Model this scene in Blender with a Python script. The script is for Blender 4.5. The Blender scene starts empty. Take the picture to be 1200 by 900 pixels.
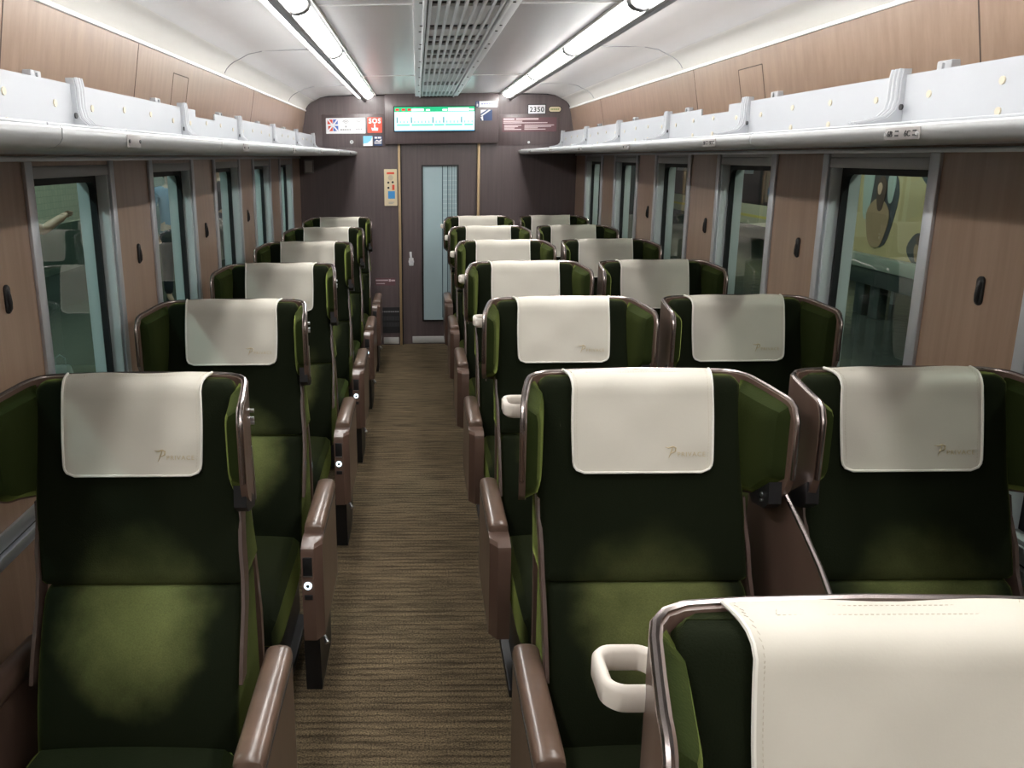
import bpy, bmesh, math, random
from mathutils import Vector, Matrix
random.seed(7)
C = bpy.context.scene.collection
PI = math.pi

# ------------------------------------------------------------------ materials
def mat(name):
    m = bpy.data.materials.new(name); m.use_nodes = True
    return m, m.node_tree.nodes, m.node_tree.links, m.node_tree.nodes['Principled BSDF']

def princ(name, col, rough=.5, metal=0., sheen=None, coat=0., spec=None, noise=None, bump=None):
    m, n, l, b = mat(name)
    b.inputs['Base Color'].default_value = (*col, 1)
    b.inputs['Roughness'].default_value = rough
    b.inputs['Metallic'].default_value = metal
    b.inputs['Coat Weight'].default_value = coat
    b.inputs['Coat Roughness'].default_value = .15
    if spec is not None: b.inputs['Specular IOR Level'].default_value = spec
    if sheen:
        b.inputs['Sheen Weight'].default_value = sheen[0]
        b.inputs['Sheen Roughness'].default_value = sheen[1]
        b.inputs['Sheen Tint'].default_value = (*sheen[2], 1)
    tc = None
    if noise or bump:
        tc = n.new('ShaderNodeTexCoord')
    if noise:                                        # (scale xyz, amount)
        mp = n.new('ShaderNodeMapping'); mp.inputs['Scale'].default_value = noise[0]
        nz = n.new('ShaderNodeTexNoise'); nz.inputs['Scale'].default_value = 1; nz.inputs['Detail'].default_value = 5
        l.new(tc.outputs['Object'], mp.inputs[0]); l.new(mp.outputs[0], nz.inputs['Vector'])
        rp = n.new('ShaderNodeValToRGB'); a = noise[1]
        rp.color_ramp.elements[0].position = .3; rp.color_ramp.elements[1].position = .7
        rp.color_ramp.elements[0].color = (*[c*(1-a) for c in col], 1)
        rp.color_ramp.elements[1].color = (*[min(1, c*(1+a)) for c in col], 1)
        l.new(nz.outputs['Fac'], rp.inputs[0]); l.new(rp.outputs[0], b.inputs['Base Color'])
    if bump:                                         # (scale, strength, distance)
        nz2 = n.new('ShaderNodeTexNoise'); nz2.inputs['Scale'].default_value = bump[0]; nz2.inputs['Detail'].default_value = 3
        l.new(tc.outputs['Object'], nz2.inputs['Vector'])
        bp = n.new('ShaderNodeBump'); bp.inputs['Strength'].default_value = bump[1]; bp.inputs['Distance'].default_value = bump[2]
        l.new(nz2.outputs['Fac'], bp.inputs['Height']); l.new(bp.outputs[0], b.inputs['Normal'])
    return m

def emit(name, col, s):
    m, n, l, b = mat(name)
    b.inputs['Base Color'].default_value = (*[c*.6 for c in col], 1)
    b.inputs['Emission Color'].default_value = (*col, 1)
    b.inputs['Emission Strength'].default_value = s
    return m

def wood(name, c1, c2, rough=.42, dirx=30, dirz=1.2, coat=.4):
    m, n, l, b = mat(name)
    tc = n.new('ShaderNodeTexCoord'); mp = n.new('ShaderNodeMapping')
    mp.inputs['Scale'].default_value = (dirx, dirx, dirz)
    l.new(tc.outputs['Object'], mp.inputs[0])
    nz = n.new('ShaderNodeTexNoise'); nz.inputs['Scale'].default_value = 1.0; nz.inputs['Detail'].default_value = 6; nz.inputs['Roughness'].default_value = .65
    l.new(mp.outputs[0], nz.inputs['Vector'])
    rp = n.new('ShaderNodeValToRGB'); rp.color_ramp.elements[0].position = .32; rp.color_ramp.elements[1].position = .68
    rp.color_ramp.elements[0].color = (*c1, 1); rp.color_ramp.elements[1].color = (*c2, 1)
    l.new(nz.outputs['Fac'], rp.inputs[0]); l.new(rp.outputs[0], b.inputs['Base Color'])
    b.inputs['Roughness'].default_value = rough
    b.inputs['Coat Weight'].default_value = coat; b.inputs['Coat Roughness'].default_value = .28
    return m

def glass_mat(name, tint, ior=1.5):
    m, n, l, b = mat(name); n.remove(b)
    out = n['Material Output']
    t = n.new('ShaderNodeBsdfTransparent'); t.inputs[0].default_value = (*tint, 1)
    g = n.new('ShaderNodeBsdfGlossy'); g.inputs['Roughness'].default_value = .01; g.inputs[0].default_value = (.95, .97, .95, 1)
    f = n.new('ShaderNodeFresnel'); f.inputs['IOR'].default_value = ior
    mx = n.new('ShaderNodeMixShader')
    geo = n.new('ShaderNodeNewGeometry')            # reflect on the outer faces of the thin pane only
    inv = n.new('ShaderNodeMath'); inv.operation = 'SUBTRACT'; inv.inputs[0].default_value = 1; l.new(geo.outputs['Backfacing'], inv.inputs[1])
    ml = n.new('ShaderNodeMath'); ml.operation = 'MULTIPLY'; l.new(f.outputs[0], ml.inputs[0]); l.new(inv.outputs[0], ml.inputs[1])
    l.new(ml.outputs[0], mx.inputs[0]); l.new(t.outputs[0], mx.inputs[1]); l.new(g.outputs[0], mx.inputs[2])
    l.new(mx.outputs[0], out.inputs[0])
    return m

def carpet_mat():
    m, n, l, b = mat('carpet')
    tc = n.new('ShaderNodeTexCoord')
    def nz(scale, detail):
        mp = n.new('ShaderNodeMapping'); mp.inputs['Scale'].default_value = scale
        l.new(tc.outputs['Object'], mp.inputs[0])
        z = n.new('ShaderNodeTexNoise'); z.inputs['Scale'].default_value = 1; z.inputs['Detail'].default_value = detail
        l.new(mp.outputs[0], z.inputs['Vector']); return z
    stripe = nz((5, 46, 1), 4); fine = nz((170, 230, 170), 2); broad = nz((.9, 5, 1), 2)
    wv = n.new('ShaderNodeTexWave'); wv.wave_type = 'BANDS'; wv.bands_direction = 'Y'; wv.inputs['Scale'].default_value = 10.5
    wv.inputs['Distortion'].default_value = 1.9; wv.inputs['Detail'].default_value = 2; wv.inputs['Detail Scale'].default_value = 1.6
    l.new(tc.outputs['Object'], wv.inputs['Vector'])
    rp = n.new('ShaderNodeValToRGB'); e = rp.color_ramp.elements
    e[0].position = .30; e[0].color = (.072, .053, .032, 1)
    e[1].position = .70; e[1].color = (.182, .137, .082, 1)
    l.new(stripe.outputs['Fac'], rp.inputs[0])
    def mul(a, bsock):
        q = n.new('ShaderNodeMix'); q.data_type = 'RGBA'; q.blend_type = 'MULTIPLY'; q.inputs[0].default_value = 1
        l.new(a, q.inputs[6]); l.new(bsock, q.inputs[7]); return q
    def ramp(src, p0, c0, p1, c1):
        r = n.new('ShaderNodeValToRGB'); r.color_ramp.elements[0].position = p0; r.color_ramp.elements[1].position = p1
        r.color_ramp.elements[0].color = (c0, c0, c0, 1); r.color_ramp.elements[1].color = (c1, c1, c1, 1); l.new(src, r.inputs[0]); return r.outputs[0]
    mx = mul(rp.outputs[0], ramp(wv.outputs['Fac'], 0, .58, .40, 1.0))
    mx = mul(mx.outputs[2], ramp(fine.outputs['Fac'], .30, .28, .70, 1.5))
    mx = mul(mx.outputs[2], ramp(broad.outputs['Fac'], .3, .85, .7, 1.12))
    l.new(mx.outputs[2], b.inputs['Base Color']); b.inputs['Roughness'].default_value = .95
    b.inputs['Specular IOR Level'].default_value = .1
    bp = n.new('ShaderNodeBump'); bp.inputs['Strength'].default_value = .6; bp.inputs['Distance'].default_value = .004
    l.new(stripe.outputs['Fac'], bp.inputs['Height']); l.new(bp.outputs[0], b.inputs['Normal'])
    return m

def tile_mat():
    m, n, l, b = mat('station_tiles')
    tc = n.new('ShaderNodeTexCoord'); mp = n.new('ShaderNodeMapping'); mp.inputs['Rotation'].default_value = (PI/2, 0, PI/2)
    sx = n.new('ShaderNodeSeparateXYZ'); cb = n.new('ShaderNodeCombineXYZ')
    l.new(tc.outputs['Object'], sx.inputs[0]); l.new(sx.outputs['Y'], cb.inputs['X']); l.new(sx.outputs['Z'], cb.inputs['Y'])
    br = n.new('ShaderNodeTexBrick'); br.offset = 0; br.inputs['Scale'].default_value = 1
    br.inputs['Brick Width'].default_value = .1; br.inputs['Row Height'].default_value = .1; br.inputs['Mortar Size'].default_value = .004
    br.inputs['Color1'].default_value = (.37, .36, .26, 1); br.inputs['Color2'].default_value = (.31, .32, .235, 1); br.inputs['Mortar'].default_value = (.22, .25, .18, 1)
    l.new(cb.outputs[0], br.inputs['Vector']); l.new(br.outputs[0], b.inputs['Base Color'])
    b.inputs['Roughness'].default_value = .3
    return m

def velvet_mat(name, base, sheen):
    # deep green pile; light caught where backs press it is painted in as paler olive
    m, n, l, b = mat(name)
    tc = n.new('ShaderNodeTexCoord'); sx = n.new('ShaderNodeSeparateXYZ'); l.new(tc.outputs['Object'], sx.inputs[0])
    def mth(op, a, c=None, clamp=False):
        q = n.new('ShaderNodeMath'); q.operation = op; q.use_clamp = clamp
        for i, v in enumerate((a, c)):
            if v is None: continue
            if isinstance(v, (int, float)): q.inputs[i].default_value = v
            else: l.new(v, q.inputs[i])
        return q.outputs[0]
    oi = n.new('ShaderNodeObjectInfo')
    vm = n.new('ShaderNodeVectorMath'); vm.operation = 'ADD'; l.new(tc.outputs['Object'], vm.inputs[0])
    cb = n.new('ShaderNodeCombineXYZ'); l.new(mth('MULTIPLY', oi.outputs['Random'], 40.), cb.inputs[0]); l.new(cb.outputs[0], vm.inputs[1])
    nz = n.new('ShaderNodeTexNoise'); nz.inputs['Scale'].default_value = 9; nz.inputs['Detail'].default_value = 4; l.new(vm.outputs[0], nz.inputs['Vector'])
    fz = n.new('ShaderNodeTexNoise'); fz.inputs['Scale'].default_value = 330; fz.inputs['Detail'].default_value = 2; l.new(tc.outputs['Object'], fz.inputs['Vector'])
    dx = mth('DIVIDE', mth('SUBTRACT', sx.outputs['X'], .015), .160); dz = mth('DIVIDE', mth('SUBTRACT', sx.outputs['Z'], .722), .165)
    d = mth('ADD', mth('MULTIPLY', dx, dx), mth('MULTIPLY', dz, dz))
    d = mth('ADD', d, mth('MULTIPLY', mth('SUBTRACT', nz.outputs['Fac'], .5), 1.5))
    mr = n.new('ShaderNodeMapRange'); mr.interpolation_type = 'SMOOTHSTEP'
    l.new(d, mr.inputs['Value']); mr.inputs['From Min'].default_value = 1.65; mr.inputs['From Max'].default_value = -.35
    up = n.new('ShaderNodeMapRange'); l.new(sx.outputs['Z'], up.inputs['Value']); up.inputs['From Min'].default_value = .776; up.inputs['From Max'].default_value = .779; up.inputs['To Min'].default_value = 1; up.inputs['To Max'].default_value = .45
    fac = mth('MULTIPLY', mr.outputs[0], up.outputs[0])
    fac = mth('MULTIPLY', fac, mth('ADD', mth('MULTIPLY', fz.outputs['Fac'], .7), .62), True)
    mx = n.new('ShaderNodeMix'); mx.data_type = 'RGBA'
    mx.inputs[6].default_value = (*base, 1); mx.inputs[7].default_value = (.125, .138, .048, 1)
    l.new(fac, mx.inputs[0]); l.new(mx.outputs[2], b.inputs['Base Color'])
    b.inputs['Roughness'].default_value = .9; b.inputs['Specular IOR Level'].default_value = .08
    b.inputs['Sheen Weight'].default_value = sheen; b.inputs['Sheen Roughness'].default_value = .34; b.inputs['Sheen Tint'].default_value = (.40, .48, .12, 1)
    bp = n.new('ShaderNodeBump'); bp.inputs['Strength'].default_value = .3; bp.inputs['Distance'].default_value = .002
    l.new(fz.outputs['Fac'], bp.inputs['Height']); l.new(bp.outputs[0], b.inputs['Normal'])
    return m
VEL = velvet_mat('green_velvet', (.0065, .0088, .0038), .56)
VELW = velvet_mat('green_velvet_pale', (.0170, .0240, .0060), .72)  # paler green base and stronger sheen for the wing cushions
CREAM = princ('cream_leather', (.58, .545, .47), .5, noise=((5, 5, 5), .04), bump=(260, .12, .001))
PIPE = princ('cream_piping', (.76, .73, .66), .45)
STITCH = princ('tan_thread', (.50, .44, .35), .8)
GOLD = princ('gold_print', (.52, .43, .27), .45, .3)
SHELL = princ('brown_shell', (.106, .065, .049), .36, coat=.25, noise=((6, 6, 1.5), .12))
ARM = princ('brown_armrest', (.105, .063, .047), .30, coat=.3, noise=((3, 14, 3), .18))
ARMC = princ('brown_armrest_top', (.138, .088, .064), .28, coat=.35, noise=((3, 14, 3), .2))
TRIMB = princ('brown_trim', (.075, .047, .038), .35, coat=.2)
CHROME = princ('rose_chrome', (.40, .345, .33), .25, 1.0)
STEEL = princ('steel', (.66, .67, .68), .28, 1.0)
ALU = princ('satin_aluminium', (.62, .64, .68), .38, .75)
BARGREY = princ('lamp_bar_grey', (.075, .073, .072), .45)
GREYALU = princ('grey_aluminium', (.36, .36, .36), .42, .5)
JAMB = princ('pale_jamb', (.66, .72, .73), .3, .1)
RUBBER = princ('black_rubber', (.012, .013, .015), .6)
BLACK = princ('black_plastic', (.010, .010, .011), .4)
DARK = princ('dark_metal', (.02, .02, .022), .5)
RACKW = princ('white_rack', (.42, .435, .46), .38, noise=((4, 4, 4), .03))
RACKG = princ('rack_lip', (.43, .44, .445), .33, .15)
HANDLE = princ('ivory_handle', (.66, .60, .53), .4)
BEIGE = princ('beige_cap', (.58, .52, .40), .5)
CEIL = princ('ceiling_panel', (.78, .77, .76), .24, noise=((1.2, 1.2, 1.2), .03))
COVE = princ('cove_cream', (.63, .61, .565), .35)
WHITE = princ('white_trim', (.88, .88, .86), .4)
VENT = princ('vent_alloy', (.84, .86, .88), .4, .0)
WOOD = wood('wall_wood', (.266, .170, .116), (.346, .233, .164), .30)
ENDW = wood('end_wall_wood', (.086, .064, .066), (.118, .089, .090), .36, 40, 1.5)
GOLDW = princ('pale_gold_strip', (.44, .31, .17), .35, .3)
CARPET = carpet_mat()
TILE = tile_mat()
GLASS = glass_mat('window_glass', (.91, .95, .93), 1.55)
LAMP = emit('lamp_diffuser', (1.0, .985, .955), 17)
PLATLAMP = emit('platform_lamp', (.72, 1.0, .98), 165)
PLATLAMPR = emit('platform_lamp_green', (.93, 1.0, .88), 140)
SCR = emit('screen_pale_cyan', (.62, .92, .95), .74)
SCRW = emit('screen_white', (.95, 1, 1), .8)
SCRG = emit('screen_green', (.01, .46, .20), .66)
SCRT = emit('screen_route_green', (.10, .60, .42), .66)
SCRR = emit('screen_red', (.85, .02, .02), .66)
SCRK = emit('screen_tick', (.10, .25, .28), .5)
LED = emit('led_ring', (.70, .90, 1.0), 1.6)
PW = princ('sign_white', (.80, .81, .83), .4)
PRED = princ('sign_red', (.72, .085, .045), .4)
PBLUE = princ('sign_blue', (.05, .28, .62), .4)
PSKY = princ('sign_sky', (.20, .55, .80), .4)
PNAVY = princ('sign_navy', (.03, .06, .16), .4)
PBLK = princ('sign_black', (.02, .02, .022), .4)
PGREY = princ('sign_grey', (.35, .35, .36), .4)
PMAR = princ('sign_maroon', (.15, .075, .085), .4)
PPINK = princ('sign_pink', (.62, .50, .52), .4)
PCRM = princ('sign_cream', (.70, .60, .40), .4)
PGRN = princ('sign_green', (.25, .35, .12), .4)
DOORG = princ('frosted_door_glass', (.42, .55, .58), .15, coat=.4)
DOORL = princ('door_glass_line', (.06, .10, .12), .3)
DOORM = princ('door_glass_pale_line', (.55, .66, .68), .3)

# ------------------------------------------------------------------ mesh helpers
def obj(name, bm, m, parent=None, smooth=True, ang=35):
    me = bpy.data.meshes.new(name)
    bmesh.ops.recalc_face_normals(bm, faces=bm.faces[:])
    bm.to_mesh(me); bm.free()
    o = bpy.data.objects.new(name, me); C.objects.link(o)
    me.materials.append(m)
    if smooth:
        me.polygons.foreach_set('use_smooth', [True]*len(me.polygons))
        try: me.set_sharp_from_angle(angle=math.radians(ang))
        except Exception: pass
    if parent: o.parent = parent
    return o

def empty(name, loc=(0, 0, 0), label=None, cat=None, group=None):
    o = bpy.data.objects.new(name, None); C.objects.link(o); o.location = loc
    o.empty_display_size = .05
    if label: tag(o, label, cat, group)
    return o

def tag(o, label, cat, group=None):
    o['label'] = label; o['category'] = cat
    if group: o['group'] = group
    return o

def struct(o, label=None):
    o['kind'] = 'structure'
    if label: o['label'] = label
    return o

def box(bm, x0, x1, y0, y1, z0, z1, bev=0, seg=2):
    x0, x1 = sorted((x0, x1)); y0, y1 = sorted((y0, y1)); z0, z1 = sorted((z0, z1))
    v = [bm.verts.new(p) for p in ((x0,y0,z0),(x1,y0,z0),(x1,y1,z0),(x0,y1,z0),(x0,y0,z1),(x1,y0,z1),(x1,y1,z1),(x0,y1,z1))]
    f = [bm.faces.new([v[i] for i in q]) for q in ((3,2,1,0),(4,5,6,7),(0,1,5,4),(1,2,6,5),(2,3,7,6),(3,0,4,7))]
    if bev:
        es = list({e for q in f for e in q.edges})
        bmesh.ops.bevel(bm, geom=es, offset=bev, segments=seg, affect='EDGES', profile=.5)
    return v

def B(): return bmesh.new()

def loft(bm, rings, cap=True, close=True):
    vs = [[bm.verts.new(p) for p in r] for r in rings]
    n = len(vs[0])
    for a, b in zip(vs, vs[1:]):
        for i in range(n if close else n-1):
            j = (i+1) % n
            try: bm.faces.new((a[i], a[j], b[j], b[i]))
            except ValueError: pass
    if cap:
        bm.faces.new(vs[0][::-1]); bm.faces.new(vs[-1])
    return vs

def tube(bm, pts, r, n=8, closed=False):
    pts = [Vector(p) for p in pts]
    rings = []; N = len(pts); up = None
    for i, p in enumerate(pts):
        a = pts[(i-1) % N] if (closed or i > 0) else p
        b = pts[(i+1) % N] if (closed or i < N-1) else p
        t = (b-a).normalized()
        if up is None:
            up = Vector((0, 0, 1)) if abs(t.z) < .9 else Vector((1, 0, 0))
        s = t.cross(up).normalized(); up = s.cross(t).normalized()
        rr = r[i] if isinstance(r, (list, tuple)) else r
        rings.append([p + s*math.cos(2*PI*k/n)*rr + up*math.sin(2*PI*k/n)*rr for k in range(n)])
    vs = [[bm.verts.new(q) for q in ring] for ring in rings]
    for i in range(N if closed else N-1):
        a, b = vs[i], vs[(i+1) % N]
        for k in range(n):
            bm.faces.new((a[k], a[(k+1) % n], b[(k+1) % n], b[k]))
    if not closed:
        bm.faces.new(vs[0][::-1]); bm.faces.new(vs[-1])

def cyl(bm, c, axis, r, h, n=20):
    c = Vector(c); ax = Vector(axis).normalized()
    u = ax.orthogonal().normalized(); w = ax.cross(u)
    loft(bm, [[c+ax*t+u*math.cos(2*PI*k/n)*r+w*math.sin(2*PI*k/n)*r for k in range(n)] for t in (-h/2, h/2)])

def prism(bm, poly, axis, a, b):
    """extrude a 2D polygon: axis 'x' -> poly is (y,z); 'y' -> (x,z); 'z' -> (x,y)"""
    f = {'x': lambda p, t: (t, p[0], p[1]), 'y': lambda p, t: (p[0], t, p[1]), 'z': lambda p, t: (p[0], p[1], t)}[axis]
    loft(bm, [[f(p, a) for p in poly], [f(p, b) for p in poly]])

def rrect(w, h, r, n=5, cx=0, cy=0):
    pts = []
    for sx, sy, a0 in ((1, 1, 0), (-1, 1, 90), (-1, -1, 180), (1, -1, 270)):
        for k in range(n+1):
            a = math.radians(a0+90*k/n)
            pts.append((cx+sx*(w/2-r)+r*math.cos(a), cy+sy*(h/2-r)+r*math.sin(a)))
    return pts

def interp(x, tab):
    if x <= tab[0][0]: return tab[0][1]
    for (a, fa), (b, fb) in zip(tab, tab[1:]):
        if x <= b: return fa+(fb-fa)*(x-a)/(b-a)
    return tab[-1][1]

def text_mesh(s, size, spacing=1.0, ext=.0006, align='LEFT', bold=0.):
    cu = bpy.data.curves.new('t', 'FONT'); cu.body = s; cu.size = size; cu.extrude = ext
    cu.space_character = spacing; cu.align_x = align; cu.resolution_u = 3; cu.offset = bold
    to = bpy.data.objects.new('t', cu); C.objects.link(to)
    dg = bpy.context.evaluated_depsgraph_get()
    me = bpy.data.meshes.new_from_object(to.evaluated_get(dg))
    bpy.data.objects.remove(to); bpy.data.curves.remove(cu)
    return me

def text(name, s, size, m, M, parent=None, spacing=1.0, align='LEFT', bold=0.):
    me = text_mesh(s, size, spacing, align=align, bold=bold); me.transform(M); me.name = name
    me.materials.clear(); me.materials.append(m)
    o = bpy.data.objects.new(name, me); C.objects.link(o)
    if parent: o.parent = parent
    return o

def frame_M(origin, xax, yax):
    x = Vector(xax).normalized(); y = Vector(yax).normalized(); z = x.cross(y).normalized()
    M = Matrix((x, y, z)).transposed().to_4x4(); M.translation = Vector(origin)
    return M

def kids(o): return [c for c in bpy.data.objects if c.parent == o]

# ------------------------------------------------------------------ dimensions
YB, YE = -6.0, 7.40           # back end, bulkhead
WX = 1.26                     # wall inner half width
CZ = 2.295                    # ceiling
PITCH = 1.02

# ================================================================== ROOM SHELL
bm = B(); box(bm, -1.36, 1.36, YB, YE+.3, -.08, 0)
struct(obj('floor', bm, CARPET, smooth=False), 'brown carpet with fine crosswise stripes')

# ceiling: flat centre, sloped sides, thickness upward
prof = [(0, 2.295), (.74, 2.295), (.98, 2.288), (1.05, 2.275), (1.10, 2.25)]
full = [(-x, z) for x, z in reversed(prof)] + prof[1:]
bm = B(); poly = full + [(1.16, 2.36), (-1.16, 2.36)]
prism(bm, poly, 'y', YB, YE)
struct(obj('ceiling', bm, CEIL), 'glossy light grey ceiling panels')
for s, nm in ((-1, 'trim_1'), (1, 'trim_2')):
    bm = B(); arc = [(1.10, 2.25), (1.127, 2.238), (1.150, 2.222), (1.168, 2.203), (1.180, 2.182), (1.185, 2.168)]
    poly = [(s*x, z) for x, z in arc] + [(s*1.23, 2.168), (s*1.20, 2.30), (s*1.11, 2.30)]
    prism(bm, poly, 'y', YB, YE)
    struct(obj(nm, bm, COVE), 'cream curved cove along the %s edge of the ceiling' % ('left' if s < 0 else 'right'))
for s, nm in ((-1, 'trim_3'), (1, 'trim_4')):
    bm = B(); box(bm, s*1.178, s*1.22, YB, YE, 2.158, 2.172, .003)
    struct(obj(nm, bm, WHITE), 'white moulding between cove and %s upper wall' % ('left' if s < 0 else 'right'))
# ceiling seams (thin pale joint covers)
k = 5
for y in (3.1, 5.7):
    bm = B()
    for s in (-1, 1): box(bm, s*.19, s*.555, y-.004, y+.004, 2.291, 2.296)
    struct(obj('trim_%d' % k, bm, WHITE, smooth=False), 'pale joint strip across the middle ceiling panels'); k += 1
for y in (4.3, 6.4):
    bm = B()
    for s in (-1, 1):
        box(bm, s*.735, s*.98, y-.004, y+.004, 2.288, 2.296)
        pts = [(s*.98, 2.287), (s*1.05, 2.274), (s*1.10, 2.249), (s*1.127, 2.237), (s*1.150, 2.221), (s*1.168, 2.202), (s*1.18, 2.181)]
        tube(bm, [(x, y, z) for x, z in pts], .003, 6)
    struct(obj('trim_%d' % k, bm, PGREY, smooth=False), 'joint line across the outer ceiling panels and coves'); k += 1

WY0 = {-1: 2.19, 1: 2.25}      # near edge of window 1
WLEN = .645
NW = range(-3, 5)
Z0, Z1 = .82, 1.705
for s, nm in ((-1, 'wall_left'), (1, 'wall_right')):
    bm = B()
    xi, xo = s*WX, s*(WX+.09)
    box(bm, xi, xo, YB, YE, 0, Z0)
    box(bm, xi, xo, YB, YE, Z1, 1.765)
    # upper panel, leaning inward
    prism(bm, [(s*WX, 1.765), (s*1.186, 2.165), (s*1.28, 2.165), (s*(WX+.09), 1.765)], 'y', YB, YE)
    ys = [WY0[s]+PITCH*i for i in NW]
    edges = [YB] + [e for y in ys for e in (y+.03, y+WLEN-.03)] + [YE]
    edges = [e for e in edges if e >= YB]
    if len(edges) % 2: edges = edges[1:]
    for a, b in zip(edges[0::2], edges[1::2]):
        if b-a > .01: box(bm, xi, xo, a, b, Z0, Z1)
    struct(obj(nm, bm, WOOD, smooth=False), 'warm brown wood grain wall on the %s' % nm[5:])
    # dado rail under windows
    bm = B()
    box(bm, s*(WX-.018), xi, YB, YE, .742, .775, .004)
    box(bm, s*(WX-.010), xi, YB, YE, .783, .825, .003)
    r = struct(obj('trim_%d' % k, bm, ALU), 'silver channel rail under the %s windows' % nm[5:]); k += 1
    bm = B(); box(bm, s*(WX-.004), xi, YB, YE, .774, .784); obj('groove', bm, BLACK, r, smooth=False)
    # silver line under the rack
    bm = B(); box(bm, s*(WX-.012), xi, YB, YE, 1.748, 1.762, .003)
    struct(obj('trim_%d' % k, bm, ALU), 'thin silver line above the %s windows' % nm[5:]); k += 1
    # panel joints of the upper wall
    bm = B()
    def seam(y, z0, z1):
        f = lambda z: s*(WX-(z-1.765)/.4*(WX-1.186)-.0008)
        prism(bm, [(f(z0), z0), (f(z1), z1), (f(z1)+s*.004, z1), (f(z0)+s*.004, z0)], 'y', y-.0025, y+.0025)
    if s > 0:
        for y in (-.2, 2.10, 4.15, 6.2): seam(y, 1.95, 2.16)
        hy0, hy1 = 3.36, 3.60
    else:
        for y in (-.2, 2.06, 3.02, 5.1): seam(y, 1.95, 2.16)
        hy0, hy1 = 3.46, 3.68
    seam(hy0, 1.95, 2.10); seam(hy1, 1.95, 2.10)
    f = lambda z: s*(WX-(z-1.765)/.4*(WX-1.186)-.001)
    box(bm, f(2.10), f(2.10)+s*.004, hy0, hy1, 2.098, 2.102)
    struct(obj('trim_%d' % k, bm, princ('seam_%s' % nm, (.07, .045, .035), .6), smooth=False), 'dark panel joints in the %s upper wall' % nm[5:]); k += 1

# windows
wn = 1
for s in (-1, 1):
    jm = JAMB
    for i in NW:
        y0 = WY0[s]+PITCH*i; y1 = y0+WLEN
        if y1 < -1: continue
        w = empty('window_%d' % wn, (s*WX, (y0+y1)/2, Z0)); struct(w, ('%s tall carriage window from the front on the %s' % (('first', 'second', 'third', 'fourth', 'fifth')[i], 'left' if s < 0 else 'right')) if i >= 0 else ('tall carriage window beside the nearest seats on the %s' % ('left' if s < 0 else 'right'))); wn += 1
        def W(name, m, fn, parent=w, smooth=True):
            bm = B(); fn(bm)
            bmesh.ops.translate(bm, verts=bm.verts[:], vec=(-s*WX, -(y0+y1)/2, -Z0))
            return obj(name, bm, m, parent, smooth)
        for a, b in ((y0, y0+.045), (y1-.038, y1)):
            W('frame_post', ALU, lambda bm: box(bm, s*(WX-.010), s*(WX+.002), a, b, Z0-.06, 1.748, .003))
        W('blind_box', GREYALU, lambda bm: (box(bm, s*(WX-.004), s*(WX+.03), y0+.045, y1-.038, 1.700, 1.735, .004)))
        W('blind_cover', WOOD if s < 0 else GREYALU, lambda bm: box(bm, s*(WX-.002), s*(WX+.02), y0+.045, y1-.038, 1.735, 1.748))
        # jambs, lining the opening
        def jamb(bm):
            for a, b in ((y0+.030, y0+.046), (y1-.046, y1-.030)):
                box(bm, s*(WX+.002), s*(WX+.042), a, b, Z0, Z1-.005, .002)
            box(bm, s*(WX+.002), s*(WX+.042), y0+.03, y1-.03, Z0-.0, Z0+.014, .002)
        W('jamb', jm, jamb)
        # rubber gasket with rounded opening
        def gasket(bm):
            yo0, yo1, zo0, zo1 = y0+.030, y1-.030, Z0, Z1-.002
            n = 6; outer = []; inner = []
            cyc, czc = (yo0+yo1)/2, (zo0+zo1)/2
            inn = rrect(yo1-yo0-.058, zo1-zo0-.05, .035, n, cyc, czc)
            out = []
            hw, hh = (yo1-yo0)/2, (zo1-zo0)/2
            for (a, b) in inn:                                # project outwards to the rectangle
                da, db = a-cyc, b-czc
                out.append((max(-hw, min(hw, da*1.0 + math.copysign(.03, da))) + cyc, max(-hh, min(hh, db+math.copysign(.03, db)))+czc))
            for xa, xb in ((s*(WX+.040), s*(WX+.062)),):
                vi = [[bm.verts.new((x, a, b)) for a, b in inn] for x in (xa, xb)]
                vo = [[bm.verts.new((x, a, b)) for a, b in out] for x in (xa, xb)]
                N = len(inn)
                for q in range(N):
                    r = (q+1) % N
                    bm.faces.new((vi[0][q], vi[0][r], vo[0][r], vo[0][q]))
                    bm.faces.new((vi[1][q], vo[1][q], vo[1][r], vi[1][r]))
                    bm.faces.new((vi[0][q], vi[1][q], vi[1][r], vi[0][r]))
                    bm.faces.new((vo[0][q], vo[0][r], vo[1][r], vo[1][q]))
        W('gasket', RUBBER, gasket, smooth=False)
        def outer(bm):
            xa, xb = s*(WX+.061), s*(WX+.106)
            box(bm, xa, xb, y0+.02, y0+.048, Z0-.03, Z1+.03); box(bm, xa, xb, y1-.048, y1-.02, Z0-.03, Z1+.03)
            box(bm, xa, xb, y0+.048, y1-.048, Z0-.03, Z0+.02); box(bm, xa, xb, y0+.048, y1-.048, Z1-.022, Z1+.03)
        W('outer_frame', jm, outer, smooth=False)
        W('pane', GLASS, lambda bm: box(bm, s*(WX+.050), s*(WX+.056), y0+.05, y1-.05, Z0+.012, Z1-.018), smooth=False)

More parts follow.
